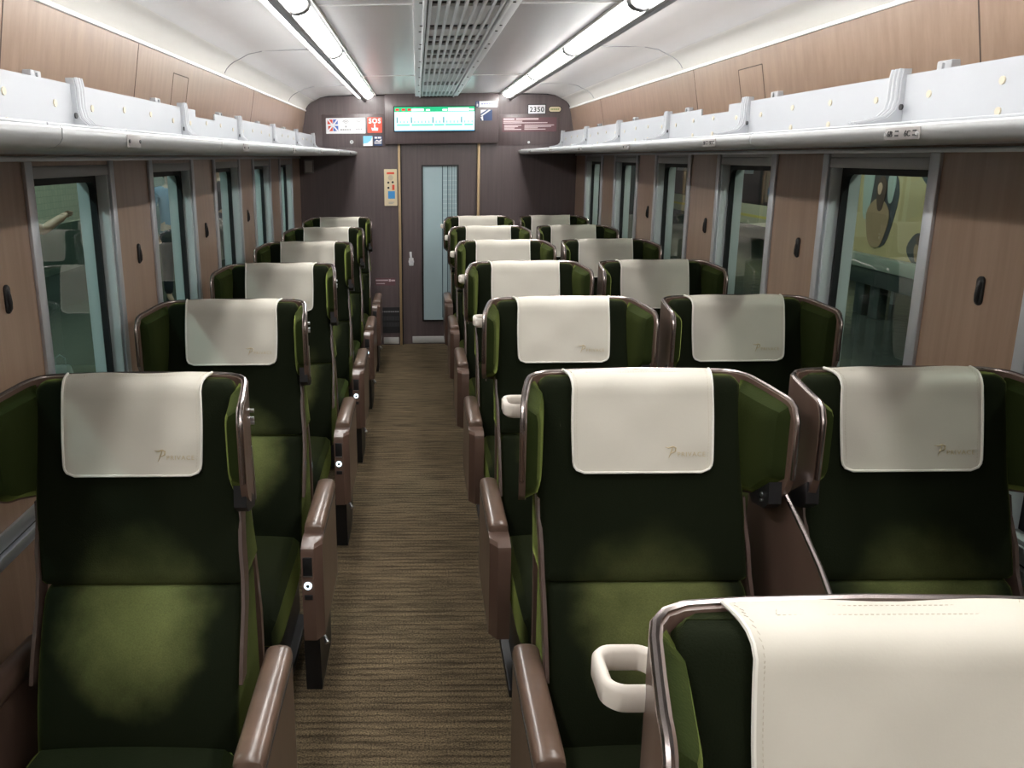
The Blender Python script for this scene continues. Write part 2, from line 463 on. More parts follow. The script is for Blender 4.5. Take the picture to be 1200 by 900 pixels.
# ================================================================== END WALL
# bulkhead outline with rounded top corners
bm = B()
out = [(-1.262, 0), (-1.262, 1.77), (-1.19, 2.17), (-1.172, 2.215), (-1.13, 2.26), (-1.07, 2.29), (-.9, 2.31), (.9, 2.31), (1.07, 2.29), (1.13, 2.26), (1.172, 2.215), (1.19, 2.17), (1.262, 1.77), (1.262, 0)]
dx0, dx1, dzt = -.352, .372, 1.90
poly_l = [(-1.262, 0), (dx0, 0), (dx0, dzt), (dx0, 2.31), (-.9, 2.31), (-1.07, 2.29), (-1.13, 2.26), (-1.172, 2.215), (-1.19, 2.17), (-1.262, 1.77)]
poly_r = [(dx1, 0), (1.262, 0), (1.262, 1.77), (1.19, 2.17), (1.172, 2.215), (1.13, 2.26), (1.07, 2.29), (.9, 2.31), (dx1, 2.31)]
prism(bm, poly_l, 'y', YE, YE+.08); prism(bm, poly_r, 'y', YE, YE+.08)
prism(bm, [(dx0, dzt), (dx1, dzt), (dx1, 2.31), (dx0, 2.31)], 'y', YE, YE+.08)
struct(obj('wall_end', bm, ENDW, smooth=False), 'dark brown wood bulkhead at the far end')
# raised recess boards on the bulkhead
for nm, a, b, c, d in (('l', -1.045, -.475, 1.842, 2.13), ('r', .545, 1.095, 1.845, 2.115)):
    bm = B(); box(bm, a, b, YE-.006, YE, c, d, .002)
    struct(obj('trim_%d' % k, bm, ENDW), 'flush brown access board on the %s of the bulkhead' % ('left' if nm == 'l' else 'right')); k += 1
bm = B(); box(bm, -.47, .54, YE-.075, YE+.01, 1.866, 2.3, .004)
struct(obj('trim_%d' % k, bm, ENDW), 'boxed brown header above the end door'); k += 1
for a, b in ((-.362, -.340), (.360, .384)):
    bm = B(); box(bm, a, b, YE-.018, YE+.02, 0, 1.868, .003)
    struct(obj('trim_%d' % k, bm, GOLDW), 'pale gold strip %s of the end door' % ('left' if a < 0 else 'right')); k += 1
for s, nm in ((-1, 'left'), (1, 'right')):
    bm = B(); box(bm, s*(WX-.012), s*WX, YB, YE, 0, .09, .003)
    struct(obj('baseboard_%s' % nm, bm, DARK), 'dark skirting along the %s wall' % nm)
# dark edge where the ceiling meets the bulkhead
bm = B(); tube(bm, [(-1.185, YE-.004, 2.165), (-1.167, YE-.004, 2.21), (-1.127, YE-.004, 2.25), (-1.07, YE-.004, 2.278), (-.9, YE-.004, 2.291), (.9, YE-.004, 2.291), (1.07, YE-.004, 2.278), (1.127, YE-.004, 2.25), (1.167, YE-.004, 2.21), (1.185, YE-.004, 2.165)], .006, 6)
struct(obj('trim_%d' % k, bm, BLACK), 'black edging round the top of the bulkhead'); k += 1
# back wall closing the carriage behind the viewpoint
bm = B(); box(bm, -1.36, 1.36, YB-.06, YB, 0, 2.34)
struct(obj('wall_back', bm, ENDW, smooth=False), 'dark brown wood bulkhead at the near end')

# door
door = empty('door_1', (0.01, YE+.03, 0)); struct(door, 'dark brown sliding end door with a tall frosted pane')
def D(name, m, fn, parent=door, smooth=True):
    bm = B(); fn(bm); bmesh.ops.translate(bm, verts=bm.verts[:], vec=(-.01, -(YE+.03), 0))
    return obj(name, bm, m, parent, smooth)
gx0, gx1, gz0, gz1 = -.135, .178, .235, 1.665
def leaf(bm):
    y0, y1 = YE+.028, YE+.06
    box(bm, dx0, gx0, y0, y1, .0, dzt); box(bm, gx1, dx1, y0, y1, .0, dzt)
    box(bm, gx0, gx1, y0, y1, 0, gz0); box(bm, gx0, gx1, y0, y1, gz1, dzt)
D('door_leaf', ENDW, leaf, smooth=False)
def gk(bm):
    y0, y1 = YE+.020, YE+.034
    box(bm, gx0-.014, gx0, y0, y1, gz0-.014, gz1+.014); box(bm, gx1, gx1+.014, y0, y1, gz0-.014, gz1+.014)
    box(bm, gx0, gx1, y0, y1, gz0-.014, gz0); box(bm, gx0, gx1, y0, y1, gz1, gz1+.014)
D('glass_frame', BLACK, gk, smooth=False)
D('glass', DOORG, lambda bm: box(bm, gx0, gx1, YE+.032, YE+.04, gz0, gz1), smooth=False)
def gl(bm):
    for a, w_ in ((.040, .008), (.088, .009), (.108, .003), (.128, .006), (.150, .003)): box(bm, a, a+w_, YE+.030, YE+.033, gz0+.02, gz1)
    box(bm, .09, gx1, YE+.0305, YE+.033, .50, .504)
D('glass_lines', DOORL, gl, smooth=False)
D('glass_cross_lines', DOORM, lambda bm: [box(bm, .045, gx1, YE+.0305, YE+.033, 1.20+q*.042, 1.204+q*.042) for q in range(10)], smooth=False)
def edge(bm): box(bm, dx0, dx0+.022, YE+.01, YE+.03, 0, dzt)
D('edge_seal', BLACK, edge, smooth=False)
def hd(bm):
    cyl(bm, (-.250, YE+.020, .795), (0, 1, 0), .026, .02)
    tube(bm, [(-.250, YE+.005, .80), (-.252, YE-.012, .83), (-.256, YE-.012, .89)], .011, 8)
    box(bm, -.272, -.228, YE+.016, YE+.03, .755, .83, .006)
D('handle', PW, hd)
KICK = princ('brushed_plate', (.62, .62, .61), .35, .25)
D('kick_plate', KICK, lambda bm: box(bm, -.245, .115, YE+.020, YE+.03, .012, .075, .003))
bm = B(); box(bm, -.52, -.375, YE-.006, YE, .012, .075, .002)
tag(obj('kick_plate', bm, KICK), 'bright metal kick plate at the foot of the bulkhead left of the door', 'plate')

# ------------------------------------------------------------------ signs on the bulkhead
YH = YE-.076          # face of header
YR = YE-.0065         # face of access boards
def plate(name, m, x0, x1, z0, z1, y, t=.004, r=.004):
    bm = B(); loft(bm, [[(a, y-t, b) for a, b in rrect(x1-x0, z1-z0, r, 4, (x0+x1)/2, (z0+z1)/2)], [(a, y+.002, b) for a, b in rrect(x1-x0, z1-z0, r, 4, (x0+x1)/2, (z0+z1)/2)]])
    return obj(name, bm, m, smooth=False)
def flat(name, m, parent, rects, y, t=.0016):
    bm = B()
    for x0, x1, z0, z1 in rects: box(bm, x0, x1, y-t, y, z0, z1)
    return obj(name, bm, m, parent, smooth=False)
def sign_text(name, s, size, m, x, z, y, parent, align='CENTER', spacing=1., bold=0.):
    return text(name, s, size, m, frame_M((x, y-.0008, z), (1, 0, 0), (0, 0, 1)), parent, spacing, align, bold)

# display screen
sc = plate('display_screen', BLACK, -.395, .335, 1.966, 2.190, YH, .012, .006)
tag(sc, 'lit route display screen with green header on the box above the door', 'screen')
y = YH-.0125
flat('screen_panel', SCR, sc, [(-.385, .325, 1.975, 2.182)], y)
flat('header_band', SCRG, sc, [(-.385, .325, 2.140, 2.182)], y-.001)
flat('red_mark', SCRR, sc, [(-.375, -.345, 2.150, 2.168), (-.320, -.290, 2.150, 2.168), (-.268, -.238, 2.150, 2.168)], y-.002)
flat('header_text', SCRW, sc, [(-.235, -.125, 2.146, 2.166), (-.105, -.070, 2.148, 2.162), (.040, .082, 2.148, 2.162), (.090, .275, 2.145, 2.172), (.282, .318, 2.149, 2.164)], y-.002)
flat('route_line', SCRT, sc, [(-.365, -.250, 2.022, 2.034), (-.232, -.045, 2.022, 2.034), (-.03, .055, 2.022, 2.034), (.068, .215, 2.022, 2.034), (.235, .312, 2.022, 2.034)], y-.002)
ticks = []
for q in range(22):
    x = -.368+q*.0318; big = q in (0, 4, 10, 13, 18)
    ticks.append((x, x+(.011 if big else .006), 2.045, 2.095 if big else 2.062))
flat('station_name', SCRK, sc, ticks[0::1], y-.002)
flat('lower_edge', emit('screen_blue', (.02, .22, .5), .8), sc, [(-.385, .325, 1.975, 1.981)], y-.002)

# hand notice + window sticker on header
o = plate('notice_sticker', PW, .355, .528, 2.174, 2.226, YH, .002); tag(o, 'narrow white notice with a hand symbol right of the display screen', 'sticker')
flat('hand_field', PNAVY, o, [(.334, .366, 2.176, 2.226)], YH-.0022); 
flat('lettering', princ('pale_blue_print', (.35, .38, .6), .5), o, [(.385+q*.022, .385+q*.022+.016, 2.198, 2.208) for q in range(6)], YH-.0024)
bm = B(); box(bm, .343, .356, YH-.0052, YH-.0038, 2.182, 2.203); box(bm, .345, .349, YH-.0052, YH-.0038, 2.203, 2.219); obj('hand_symbol', bm, PW, o, smooth=False)
o = plate('notice_sticker', PNAVY, .380, .482, 2.060, 2.152, YH, .002); tag(o, 'square black and white sticker right of the display screen', 'sticker')
bm = B()
prism(bm, [(.380, 2.104), (.392, 2.098), (.470, 2.150), (.452, 2.152)], 'y', YH-.0045, YH-.002)
prism(bm, [(.380, 2.118), (.432, 2.152), (.380, 2.152)], 'y', YH-.004, YH-.002)
prism(bm, [(.380, 2.09), (.400, 2.10), (.404, 2.06), (.394, 2.06)], 'y', YH-.004, YH-.002)
obj('white_bars', bm, PW, o, smooth=False)

# left board signs
o = plate('information_sign', PW, -1.005, -.650, 1.962, 2.098, YR, .003); tag(o, 'white wide sign with red and blue picture and signal symbols', 'sign')
flat('picture_red', PRED, o, [(-.99, -.945, 2.045, 2.085), (-.985, -.945, 1.985, 2.03)], YR-.0032)
flat('picture_blue', princ('sign_royal', (.08, .16, .50), .4), o, [(-.94, -.898, 2.045, 2.085), (-.94, -.895, 1.985, 2.03)], YR-.0032)
bm = B(); prism(bm, [(-.99, 2.08), (-.982, 2.09), (-.895, 1.99), (-.903, 1.98)], 'y', YR-.0062, YR-.0046); prism(bm, [(-.903, 2.09), (-.895, 2.08), (-.982, 1.98), (-.99, 1.99)], 'y', YR-.0062, YR-.0046); obj('picture_cross', bm, PW, o, smooth=False)
for cx in (-.825, -.708):
    bm = B()
    for r in (.010, .022, .034):
        tube(bm, [(cx+r*math.cos(math.radians(a)), YR-.004, 2.045+r*math.sin(math.radians(a))) for a in range(35, 146, 22)], .003, 5)
    obj('signal_symbol', bm, PGREY, o)
flat('lettering', PGREY, o, [(-.875+q*.02, -.875+q*.02+.014, 1.990, 2.002) for q in range(5)]+[(-.735+q*.02, -.735+q*.02+.014, 1.995, 2.006) for q in range(3)]+[(-.758, -.756, 1.98, 2.085), (-.832, -.818, 2.015, 2.03)], YR-.0032)
o = plate('emergency_sign', PRED, -.632, -.500, 1.967, 2.100, YR, .003); tag(o, 'square red SOS sign with a white pointing hand', 'sign')
sign_text('lettering', 'SOS', .058, PW, -.566, 2.050, YR-.003, o, spacing=1.15, bold=.002)
bm = B()
prism(bm, [(-.590, 1.985), (-.598, 2.012), (-.575, 2.006), (-.572, 2.042), (-.560, 2.042), (-.558, 2.012), (-.535, 2.010), (-.538, 1.985)], 'y', YR-.0045, YR-.003)
obj('hand_symbol', bm, PW, o, smooth=False)
o = plate('sticker', PSKY, -.673, -.588, 1.852, 1.940, YR if False else YR, .002); tag(o, 'blue and white wave sticker, left of the pair under the SOS sign', 'sticker')
bm = B(); prism(bm, [(-.673, 1.852), (-.588, 1.852), (-.588, 1.935), (-.605, 1.90), (-.635, 1.878), (-.673, 1.872)], 'y', YR-.003, YR-.002); obj('white_wave', bm, PW, o, smooth=False)
o = plate('sticker', PNAVY, -.579, -.500, 1.852, 1.940, YR, .002); tag(o, 'navy sticker with white lines, right of the pair under the SOS sign', 'sticker')
flat('white_lines', PW, o, [(-.570, -.545, 1.915, 1.932), (-.540, -.510, 1.915, 1.932), (-.572, -.508, 1.872, 1.882)], YR-.002)
bm = B(); prism(bm, [(-.574, 1.888), (-.55, 1.905), (-.53, 1.897), (-.506, 1.912), (-.506, 1.892), (-.53, 1.886), (-.55, 1.892)], 'y', YR-.0035, YR-.002); obj('white_swoosh', bm, PW, o, smooth=False)
bm = B(); cyl(bm, (-.777, YR-.002, 1.888), (0, 1, 0), .016, .006); o = tag(obj('key_lock', bm, STEEL), 'small round lock on the brown board left of the screen', 'lock')
bm = B(); box(bm, -.780, -.774, YR-.006, YR-.004, 1.880, 1.896); obj('keyway', bm, BLACK, o, smooth=False)
bm = B(); cyl(bm, (.822, YR-.002, 1.870), (0, 1, 0), .011, .006); tag(obj('key_lock', bm, STEEL), 'small round lock under the maroon notice on the right board', 'lock')
# number plates
o = plate('number_plate', BLACK, .805, .970, 2.112, 2.200, YE, .006, .008); tag(o, 'white number plate reading 2350 with black rim', 'plate')
f = flat('plate_face', PW, o, [(.812, .963, 2.119, 2.193)], YE-.006)
sign_text('digits', '2350', .060, PBLK, .888, 2.134, YE-.008, o, spacing=1.12, bold=.001)
bm = B(); loft(bm, [[(a, yy, b) for a, b in rrect(.118, .056, .026, 6, 1.050, 2.155)] for yy in (YE-.006, YE)]); o = tag(obj('maker_plate', bm, BLACK, smooth=False), 'small oval plate beside the white number plate', 'plate')
bm = B(); loft(bm, [[(a, yy, b) for a, b in rrect(.106, .044, .021, 6, 1.050, 2.155)] for yy in (YE-.0075, YE-.006)]); obj('plate_face', bm, PCRM, o, smooth=False)
flat('lettering', PGRN, o, [(1.012+q*.0128, 1.021+q*.0128, 2.148, 2.161) for q in range(6)], YE-.0076, .001)
# maroon notice
o = plate('notice', PMAR, .580, 1.068, 1.962, 2.086, YR, .002); tag(o, 'maroon notice with lines of pale lettering under the number plate', 'notice')
L = [(.590, .690, 2.066, 2.080), (.702, .905, 2.066, 2.080), (.590, .760, 2.050, 2.058), (.590, .985, 2.036, 2.044)]
for q in range(4): L += [(.598, .752-(q % 3)*.03, 2.016-q*.012, 2.023-q*.012), (.780, (1.045, 1.02, .90, .97)[q], 2.016-q*.012, 2.023-q*.012)]
flat('lettering', PPINK, o, L, YR-.002)
# control card
o = plate('control_panel', PCRM, -.490, -.372, 1.316, 1.645, YE, .012, .006); tag(o, 'tall beige control panel with buttons left of the door', 'panel')
flat('red_label', PRED, o, [(-.465, -.397, 1.600, 1.618), (-.418, -.396, 1.458, 1.505)], YE-.012)
flat('blue_label', PBLUE, o, [(-.456, -.393, 1.380, 1.448)], YE-.012)
for bx, bz in ((-.452, 1.525), (-.412, 1.528), (-.452, 1.478)):
    bm = B(); cyl(bm, (bx, YE-.013, bz), (0, 1, 0), .010, .006, 14); obj('button', bm, PBLK, o)
bm = B(); cyl(bm, (-.431, YE-.0125, 1.568), (0, 1, 0), .024, .003, 20); obj('dial_face', bm, princ('sign_buff', (.55, .47, .34), .5), o)
flat('lettering', PGREY, o, [(-.452, -.400, 1.345, 1.350), (-.452, -.410, 1.335, 1.340)], YE-.012)
# low notice, grille, small box
o = plate('notice', PMAR, -.590, -.400, .575, .645, YE, .002); tag(o, 'low maroon notice strip beside the door handle', 'notice')
flat('lettering', PPINK, o, [(-.585, -.470, .618, .630), (-.580, -.500, .590, .597), (-.462, -.445, .612, .634), (-.440, -.405, .615, .628)], YE-.002)
o = plate('wall_grille', DARK, -.540, -.348, .118, .365, YE, .006); tag(o, 'dark ventilation grille low on the bulkhead left of the door', 'grille')
flat('grille_label', PGREY, o, [(-.535+q*.021, -.520+q*.021, .318, .330) for q in range(8)], YE-.006)
bm = B()
for gz in (.20, .26):
    for q in range(14): box(bm, -.525+q*.0115, -.519+q*.0115, YE-.010, YE-.006, gz-.02, gz+.02)
obj('grille_bars', bm, princ('grille_bar', (.09, .09, .095), .5, .5), o, smooth=False)
bm = B(); box(bm, -1.215, -1.130, YE-.03, YE, 1.615, 1.735, .005); o = tag(obj('speaker_box', bm, princ('dull_grey', (.30, .29, .28), .5)), 'small grey wall box under the left luggage rack', 'box')
bm = B(); box(bm, -1.205, -1.140, YE-.032, YE-.030, 1.625, 1.725, .002); obj('box_face', bm, princ('mid_grey', (.80, .78, .76), .5), o)

# ================================================================== CEILING LIGHTS AND VENT
for s, nm in ((-1, 'left'), (1, 'right')):
    fx = empty('ceiling_light', (s*.64, 3.0, CZ), 'long double strip lamp on the %s of the ceiling' % nm, 'lamp', None)
    def F(name, m, fn, smooth=False):
        bm = B(); fn(bm); bmesh.ops.translate(bm, verts=bm.verts[:], vec=(-s*.64, -3.0, -CZ)); return obj(name, bm, m, fx, smooth)
    F('housing', BLACK, lambda bm: box(bm, s*.556, s*.730, YB+.02, YE-.03, 2.287, 2.296))
    F('reflector_edge', WHITE, lambda bm: (box(bm, s*.550, s*.556, YB+.02, YE-.02, 2.284, 2.296), box(bm, s*.728, s*.734, YB+.02, YE-.02, 2.284, 2.296)))
    F('centre_bar', BARGREY, lambda bm: (prism(bm, [(s*.632, 2.288), (s*.634, 2.248), (s*.642, 2.240), (s*.664, 2.240), (s*.672, 2.248), (s*.674, 2.288)], 'y', YB+.02, YE-.06), cyl(bm, (s*.653, YE-.03, 2.252), (0, 1, 0), .016, .07)))
    ends = [YE-.06] + [5.66-1.33*q+1.25*0 for q in range(6)]
    ends = [7.33, 6.88, 5.66, 4.33, 3.03, 1.73, .43, -.87, -2.17, -3.47, -4.77]
    for a, b in zip(ends[1:], ends[:-1]):
        F('diffuser', LAMP, lambda bm: prism(bm, [(s*.572, 2.289), (s*.575, 2.278), (s*.592, 2.262), (s*.616, 2.254), (s*.632, 2.258), (s*.632, 2.289)], 'y', a+.025, b-.025), True)
        F('diffuser', LAMP, lambda bm: prism(bm, [(s*.674, 2.289), (s*.674, 2.262), (s*.690, 2.258), (s*.706, 2.266), (s*.714, 2.280), (s*.715, 2.289)], 'y', a+.085, b+.035 if b < 7 else b-.02), True)
    for q in ends[1:]:
        F('clip', BARGREY, lambda bm: (prism(bm, [(s*.566, 2.289), (s*.572, 2.270), (s*.590, 2.256), (s*.618, 2.249), (s*.632, 2.252), (s*.632, 2.289)], 'y', q-.026, q+.026)))
vt = empty('ceiling_vent', (-.01, 4, 2.29), 'silver slotted air vent running down the middle of the ceiling', 'vent')
def V(name, m, fn, smooth=False):
    bm = B(); fn(bm); bmesh.ops.translate(bm, verts=bm.verts[:], vec=(.01, -4, -2.29)); return obj(name, bm, m, vt, smooth)
V('back_plate', BLACK, lambda bm: box(bm, -.15, .13, YB+.02, YE-.02, 2.289, 2.294))
for a, b, c in ((-.200, -.150, -.190), (.130, .180, .170)):
    V('flange', VENT, lambda bm: (box(bm, a, b, YB+.02, YE-.005, 2.272, 2.294, .003), box(bm, (b-.012) if a < 0 else a, b if a < 0 else a+.012, YB+.02, YE-.005, 2.262, 2.273, .003)), True)
def bars(bm):
    for q in range(9):
        x = -.138+q*.032
        box(bm, x-.006, x+.006, YB+.03, YE-.02, 2.270, 2.286, .0015)
V('grille_bars', VENT, bars, True)
opens = [(-1.0, -.9), (.2, .3), (1.6, 1.7), (2.3, 2.42), (2.93, 3.03), (3.44, 3.56), (3.74, 3.87), (3.90, 4.04), (4.22, 4.36), (4.42, 4.56), (4.74, 4.84), (5.10, 5.22), (5.27, 5.40), (5.95, 6.07), (6.10, 6.22), (6.85, 6.97), (7.0, 7.12)]
VCOV = princ('vent_cover', (.80, .81, .82), .45, .0)
prev = YB+.03
for a, b in opens + [(YE-.02, YE-.02)]:
    if a-prev > .01: V('louvre_cover', VCOV, lambda bm: box(bm, -.145, .125, prev, a, 2.2735, 2.284))
    prev = b
for q, y in enumerate((1.9, 2.4, 2.95, 3.45, 3.6, 4.0, 4.15, 4.7, 5.0, 5.6, 6.2, 6.8)):
    for x in (-.172, .154):
        V('screw', BLACK, lambda bm: cyl(bm, (x+(.004 if q % 2 else 0), y, 2.271), (0, 0, 1), .006, .004, 10), True)

# ================================================================== LUGGAGE RACKS
FX = .735; PX = 1.125
for s, nm in ((-1, 'left'), (1, 'right')):
    rk = empty('luggage_rack', (s*1.0, 3, 1.79), 'long white luggage rack with bracketed back panels on the %s wall' % nm, 'rack')
    def R(name, m, fn, parent=rk, smooth=True, ang=35):
        bm = B(); fn(bm); bmesh.ops.translate(bm, verts=bm.verts[:], vec=(-s*1.0, -3, -1.79)); return obj(name, bm, m, parent, smooth, ang)
    # brackets at y = BY + n*1.02
    BY = 2.27
    bys = [BY+PITCH*q for q in range(-3, 6)]
    ys = [bys[0]-PITCH]+bys[:]
    if ys[-1] < YE-.03: ys.append(YE-.002)
    for q in range(len(ys)-1):
        a, b = ys[q]+.002, ys[q+1]-.002
        if b-a < .02: continue
        sl = R('shelf', RACKW, lambda bm: prism(bm, [(s*.748, 1.772), (s*.748, 1.797), (s*1.10, 1.826), (s*1.25, 1.826), (s*1.25, 1.768)], 'y', a, b), smooth=False)
        # rounded lip
        arc = [(.780, 1.7655), (.758, 1.7665), (.745, 1.770), (.736, 1.776), (.732, 1.783), (.731, 1.798), (.734, 1.8015), (.752, 1.802), (.780, 1.798)]
        R('lip', RACKG, lambda bm: prism(bm, [(s*x, z) for x, z in arc], 'y', a, b), ang=60)
        lo, hi = (a+.30, b) if q % 2 else (a, b-.12)
        R('ridge', RACKW, lambda bm: box(bm, s*.752, s*.790, a, b, 1.800, 1.808, .002))
        if hi-lo > .1: R('ridge', RACKW, lambda bm: box(bm, s*.738, s*.775, lo, hi, 1.801, 1.806, .002))
        # back panel
        notch = (abs(ys[q]-(BY+PITCH)) < .1)
        def panel(bm):
            z0, z1 = 1.826, 1.952
            t = .006
            if notch:
                box(bm, s*PX, s*(PX+t), a+.012, a+.19, z0, z1); box(bm, s*PX, s*(PX+t), a+.19, a+.52, z0, z1-.028); box(bm, s*PX, s*(PX+t), a+.52, b-.012, z0, z1)
            else: box(bm, s*PX, s*(PX+t), a+.012, b-.012, z0, z1)
        pn = R('back_panel', RACKW, panel, smooth=False)
        for w_ in (.10, .36, .62, .88):
            for zz in ((1.905, 1.838) if w_ in (.36, .62) else (1.895,)):
                if a+w_ < b-.03:
                    bm = B(); cyl(bm, (s*(PX-.001), a+w_, zz), (1, 0, 0), .0095, .004, 12)
                    bmesh.ops.translate(bm, verts=bm.verts[:], vec=(-s*1.0, -3, -1.79)); obj('screw_cap', bm, BEIGE, pn)
    for q, y in enumerate(bys):
        if y > YE-.02: y = YE-.03
        path = [(PX-.008, 1.968), (PX-.012, 1.94), (PX-.012, 1.89), (PX-.018, 1.862), (PX-.038, 1.842), (PX-.075, 1.832), (PX-.115, 1.826)]
        def brk(bm):
            hw = .030
            inn = [(s*x, z) for x, z in path]; outp = [(s*(PX+.012), 1.968), (s*(PX+.012), 1.83), (s*(PX-.03), 1.822), (s*(PX-.115), 1.820)]
            prism(bm, inn+outp[::-1], 'y', y-hw, y+hw)
            for dy in (-.018, .0, .018):          # raised ribs
                tube(bm, [(s*(x-.002), y+dy, z+.001) for x, z in path], .0055, 6)
        br = R('bracket', RACKW, brk, ang=50)
        bm = B(); cyl(bm, (s*(PX-.014), y-.045, 1.868), (1, 0, 0), .008, .004, 12); bmesh.ops.translate(bm, verts=bm.verts[:], vec=(-s*1.0, -3, -1.79)); obj('bolt', bm, BLACK, br)
        # clip on the wall above
        def clip(bm):
            box(bm, s*1.198, s*1.230, y-.095, y-.035, 1.940, 1.984, .003)
            box(bm, s*1.192, s*1.200, y-.080, y-.050, 1.955, 1.962, .001)
            box(bm, s*1.192, s*1.200, y-.068, y-.062, 1.962, 1.978, .001)
        if y < YE-.1: R('wall_clip', RACKW, clip)
        # seat number plate on the lip
        py = y-.71; pw = .055 if s > 0 else .034
        pl = R('number_plate', princ('plate_grey', (.30, .28, .27), .4) if q == 0 else bpy.data.materials['plate_grey'], lambda bm: box(bm, s*.7285, s*.7315, py-pw, py+pw, 1.773, 1.796, .001))
        row = q-2
        if s > 0:
            xa = (0, -1, 0); txt = ['6B', '6C']
            def tx(t, dy, size):
                text('lettering', t, size, PBLK, frame_M((s*.7280-1.0*s, py+dy-3, 1.779-1.79), (0, -1, 0), (0, 0, 1)), pl)
            n = 9-q
            tx('%dB' % n, .045, .016); tx('%dC' % n, -.010, .016)
            bm = B()
            for dy in (.020, -.036):
                for dz in (.004, -.004): box(bm, s*.7278, s*.7286, py+dy-.011, py+dy, 1.785+dz-.0015, 1.785+dz+.0015)
            bmesh.ops.translate(bm, verts=bm.verts[:], vec=(-s*1.0, -3, -1.79)); obj('small_print', bm, PBLK, pl, smooth=False)
        for dy in (-pw+.005, pw-.005):
            bm = B(); cyl(bm, (s*.728, py+dy, 1.784), (1, 0, 0), .0035, .003, 8); bmesh.ops.translate(bm, verts=bm.verts[:], vec=(-s*1.0, -3, -1.79)); obj('screw', bm, STEEL if s > 0 else PBLK, pl)

# coat hooks on the pillars
for s, nm in ((-1, 'left'), (1, 'right')):
    for q, y in enumerate((2.03, 3.035, 4.03, 5.05)):
        o = empty('coat_hook', (s*WX, y, 1.40), 'black coat hook on the %s %s wall pillar counted from the front' % (('first', 'second', 'third', 'fourth')[q], nm), 'hook', 'coat hooks on the window pillars')
        bm = B(); loft(bm, [[(s*-t, a, b) for a, b in rrect(w_, h_, w_*.48, 5)] for t, w_, h_ in ((0, .026, .076), (.004, .026, .076), (.007, .021, .070))]); obj('hook_plate', bm, BLACK, o)
        bm = B(); tube(bm, [(-s*.003, 0, .026), (-s*.007, 0, .010), (-s*.009, 0, -.010), (-s*.008, 0, -.024), (-s*.004, 0, -.030)], [.005, .006, .006, .006, .005], 8); obj('hook_arm', bm, BLACK, o)

# ================================================================== SEATS
YF = [(.40, -.262), (.43, -.254), (.52, -.236), (.62, -.203), (.70, -.168), (.755, -.140), (.775, -.121), (.80, -.117), (.88, -.094), (.95, -.072), (1.03, -.052), (1.13, -.030), (1.20, -.016), (1.235, -.008)]
def yf(z): return interp(z, YF)

def body_ring(z, w, yfront, yback, bulge, r=.022, nx=14, n=4):
    """ring of a cushion cross-section, subdivided along the front so that it can bulge"""
    pts = []
    for q in range(nx+1):
        x = -(w-r)+2*(w-r)*q/nx
        pts.append((x, yfront-bulge*(1-(x/w)**2)**1.3, z))
    for q in range(1, n+1):
        a = -PI/2+PI/2*q/n; pts.append((w-r+r*math.cos(a), yfront+r+r*math.sin(a), z))
    pts += [(w, yback-r, z), (w-r, yback, z), (-(w-r), yback, z), (-w, yback-r, z)]
    for q in range(0, n):
        a = PI+PI/2*q/n; pts.append((-(w-r)+r*math.cos(a), yfront+r+r*math.sin(a), z))
    return pts

def plan():
    """right half of the headrest shell in plan, from wing tip to the middle"""
    key = [(.302, -.165), (.295, -.115), (.284, -.060), (.272, -.005), (.263, .022), (.247, .042), (.222, .053), (.15, .059), (.0, .062)]
    pts = []
    for (a, b), (c, d) in zip(key, key[1:]):
        n = max(2, int(math.hypot(c-a, d-b)/.012))
        for q in range(n): pts.append((a+(c-a)*q/n, b+(d-b)*q/n))
    pts.append(key[-1]); return pts
HALF = plan()
def arclen(pts):
    d = [0.]
    for a, b in zip(pts, pts[1:]): d.append(d[-1]+math.hypot(b[0]-a[0], b[1]-a[1]))
    return d
HD = arclen(HALF)
RT = .036
def ztop(d):
    z = interp(d, [(0, 1.222), (.18, 1.239), (.26, 1.243), (.6, 1.246)])
    return z-(RT-math.sqrt(max(0, RT*RT-(RT-d)**2))) if d < RT else z
RB = .085
def zbot(d):
    z = interp(d, [(0, .990), (.10, .974), (.20, .945), (.26, .93), (.6, .93)])
    return z+(RB-math.sqrt(max(0, RB**2-(RB-d)**2)))*.75 if d < RB else z
def normals(pts):
    out = []
    for i in range(len(pts)):
        a = pts[max(0, i-1)]; b = pts[min(len(pts)-1, i+1)]
        t = Vector((b[0]-a[0], b[1]-a[1])).normalized(); out.append((t.y*-1, t.x))   # towards the sitter
    return out
HN = normals(HALF)

def shell_mesh(bm, th=.015):
    cols = [(x, y, n, d) for (x, y), n, d in zip(HALF, HN, HD)]
    allc = cols + [(-x, y, (-n[0], n[1]), d) for x, y, n, d in reversed(cols[:-1])]
    rings = []
    for x, y, n, d in allc:
        zt, zb = ztop(d), zbot(d)
        sgn = 1
        # inner direction should point to the sitter (towards x=0 and -y)
        nx_, ny_ = n
        if nx_*(-x)+ny_*(-.1-y) < 0: nx_, ny_ = -nx_, -ny_
        rings.append([(x, y, zb), (x, y, (zt+zb)/2), (x, y, zt), (x+nx_*th, y+ny_*th, zt), (x+nx_*th, y+ny_*th, (zt+zb)/2), (x+nx_*th, y+ny_*th, zb)])
    loft(bm, rings)

def rim_mesh(bm):
    right = []
    zb0 = zbot(0)
    for q in range(5): right.append((HALF[0][0], HALF[0][1]-.001, zb0+(ztop(0)-zb0)*q/5))
    ds = [i for i in range(len(HALF))]
    pts = right + [(HALF[i][0], HALF[i][1], ztop(HD[i])) for i in ds]
    allp = pts + [(-x, y, z) for x, y, z in reversed(pts[:-1])]
    # inner offset of half the shell thickness
    tube(bm, [(x-math.copysign(.006, x) if abs(x) > .1 else x*.97, y-.003, z) for x, y, z in allp], .0056, 8)

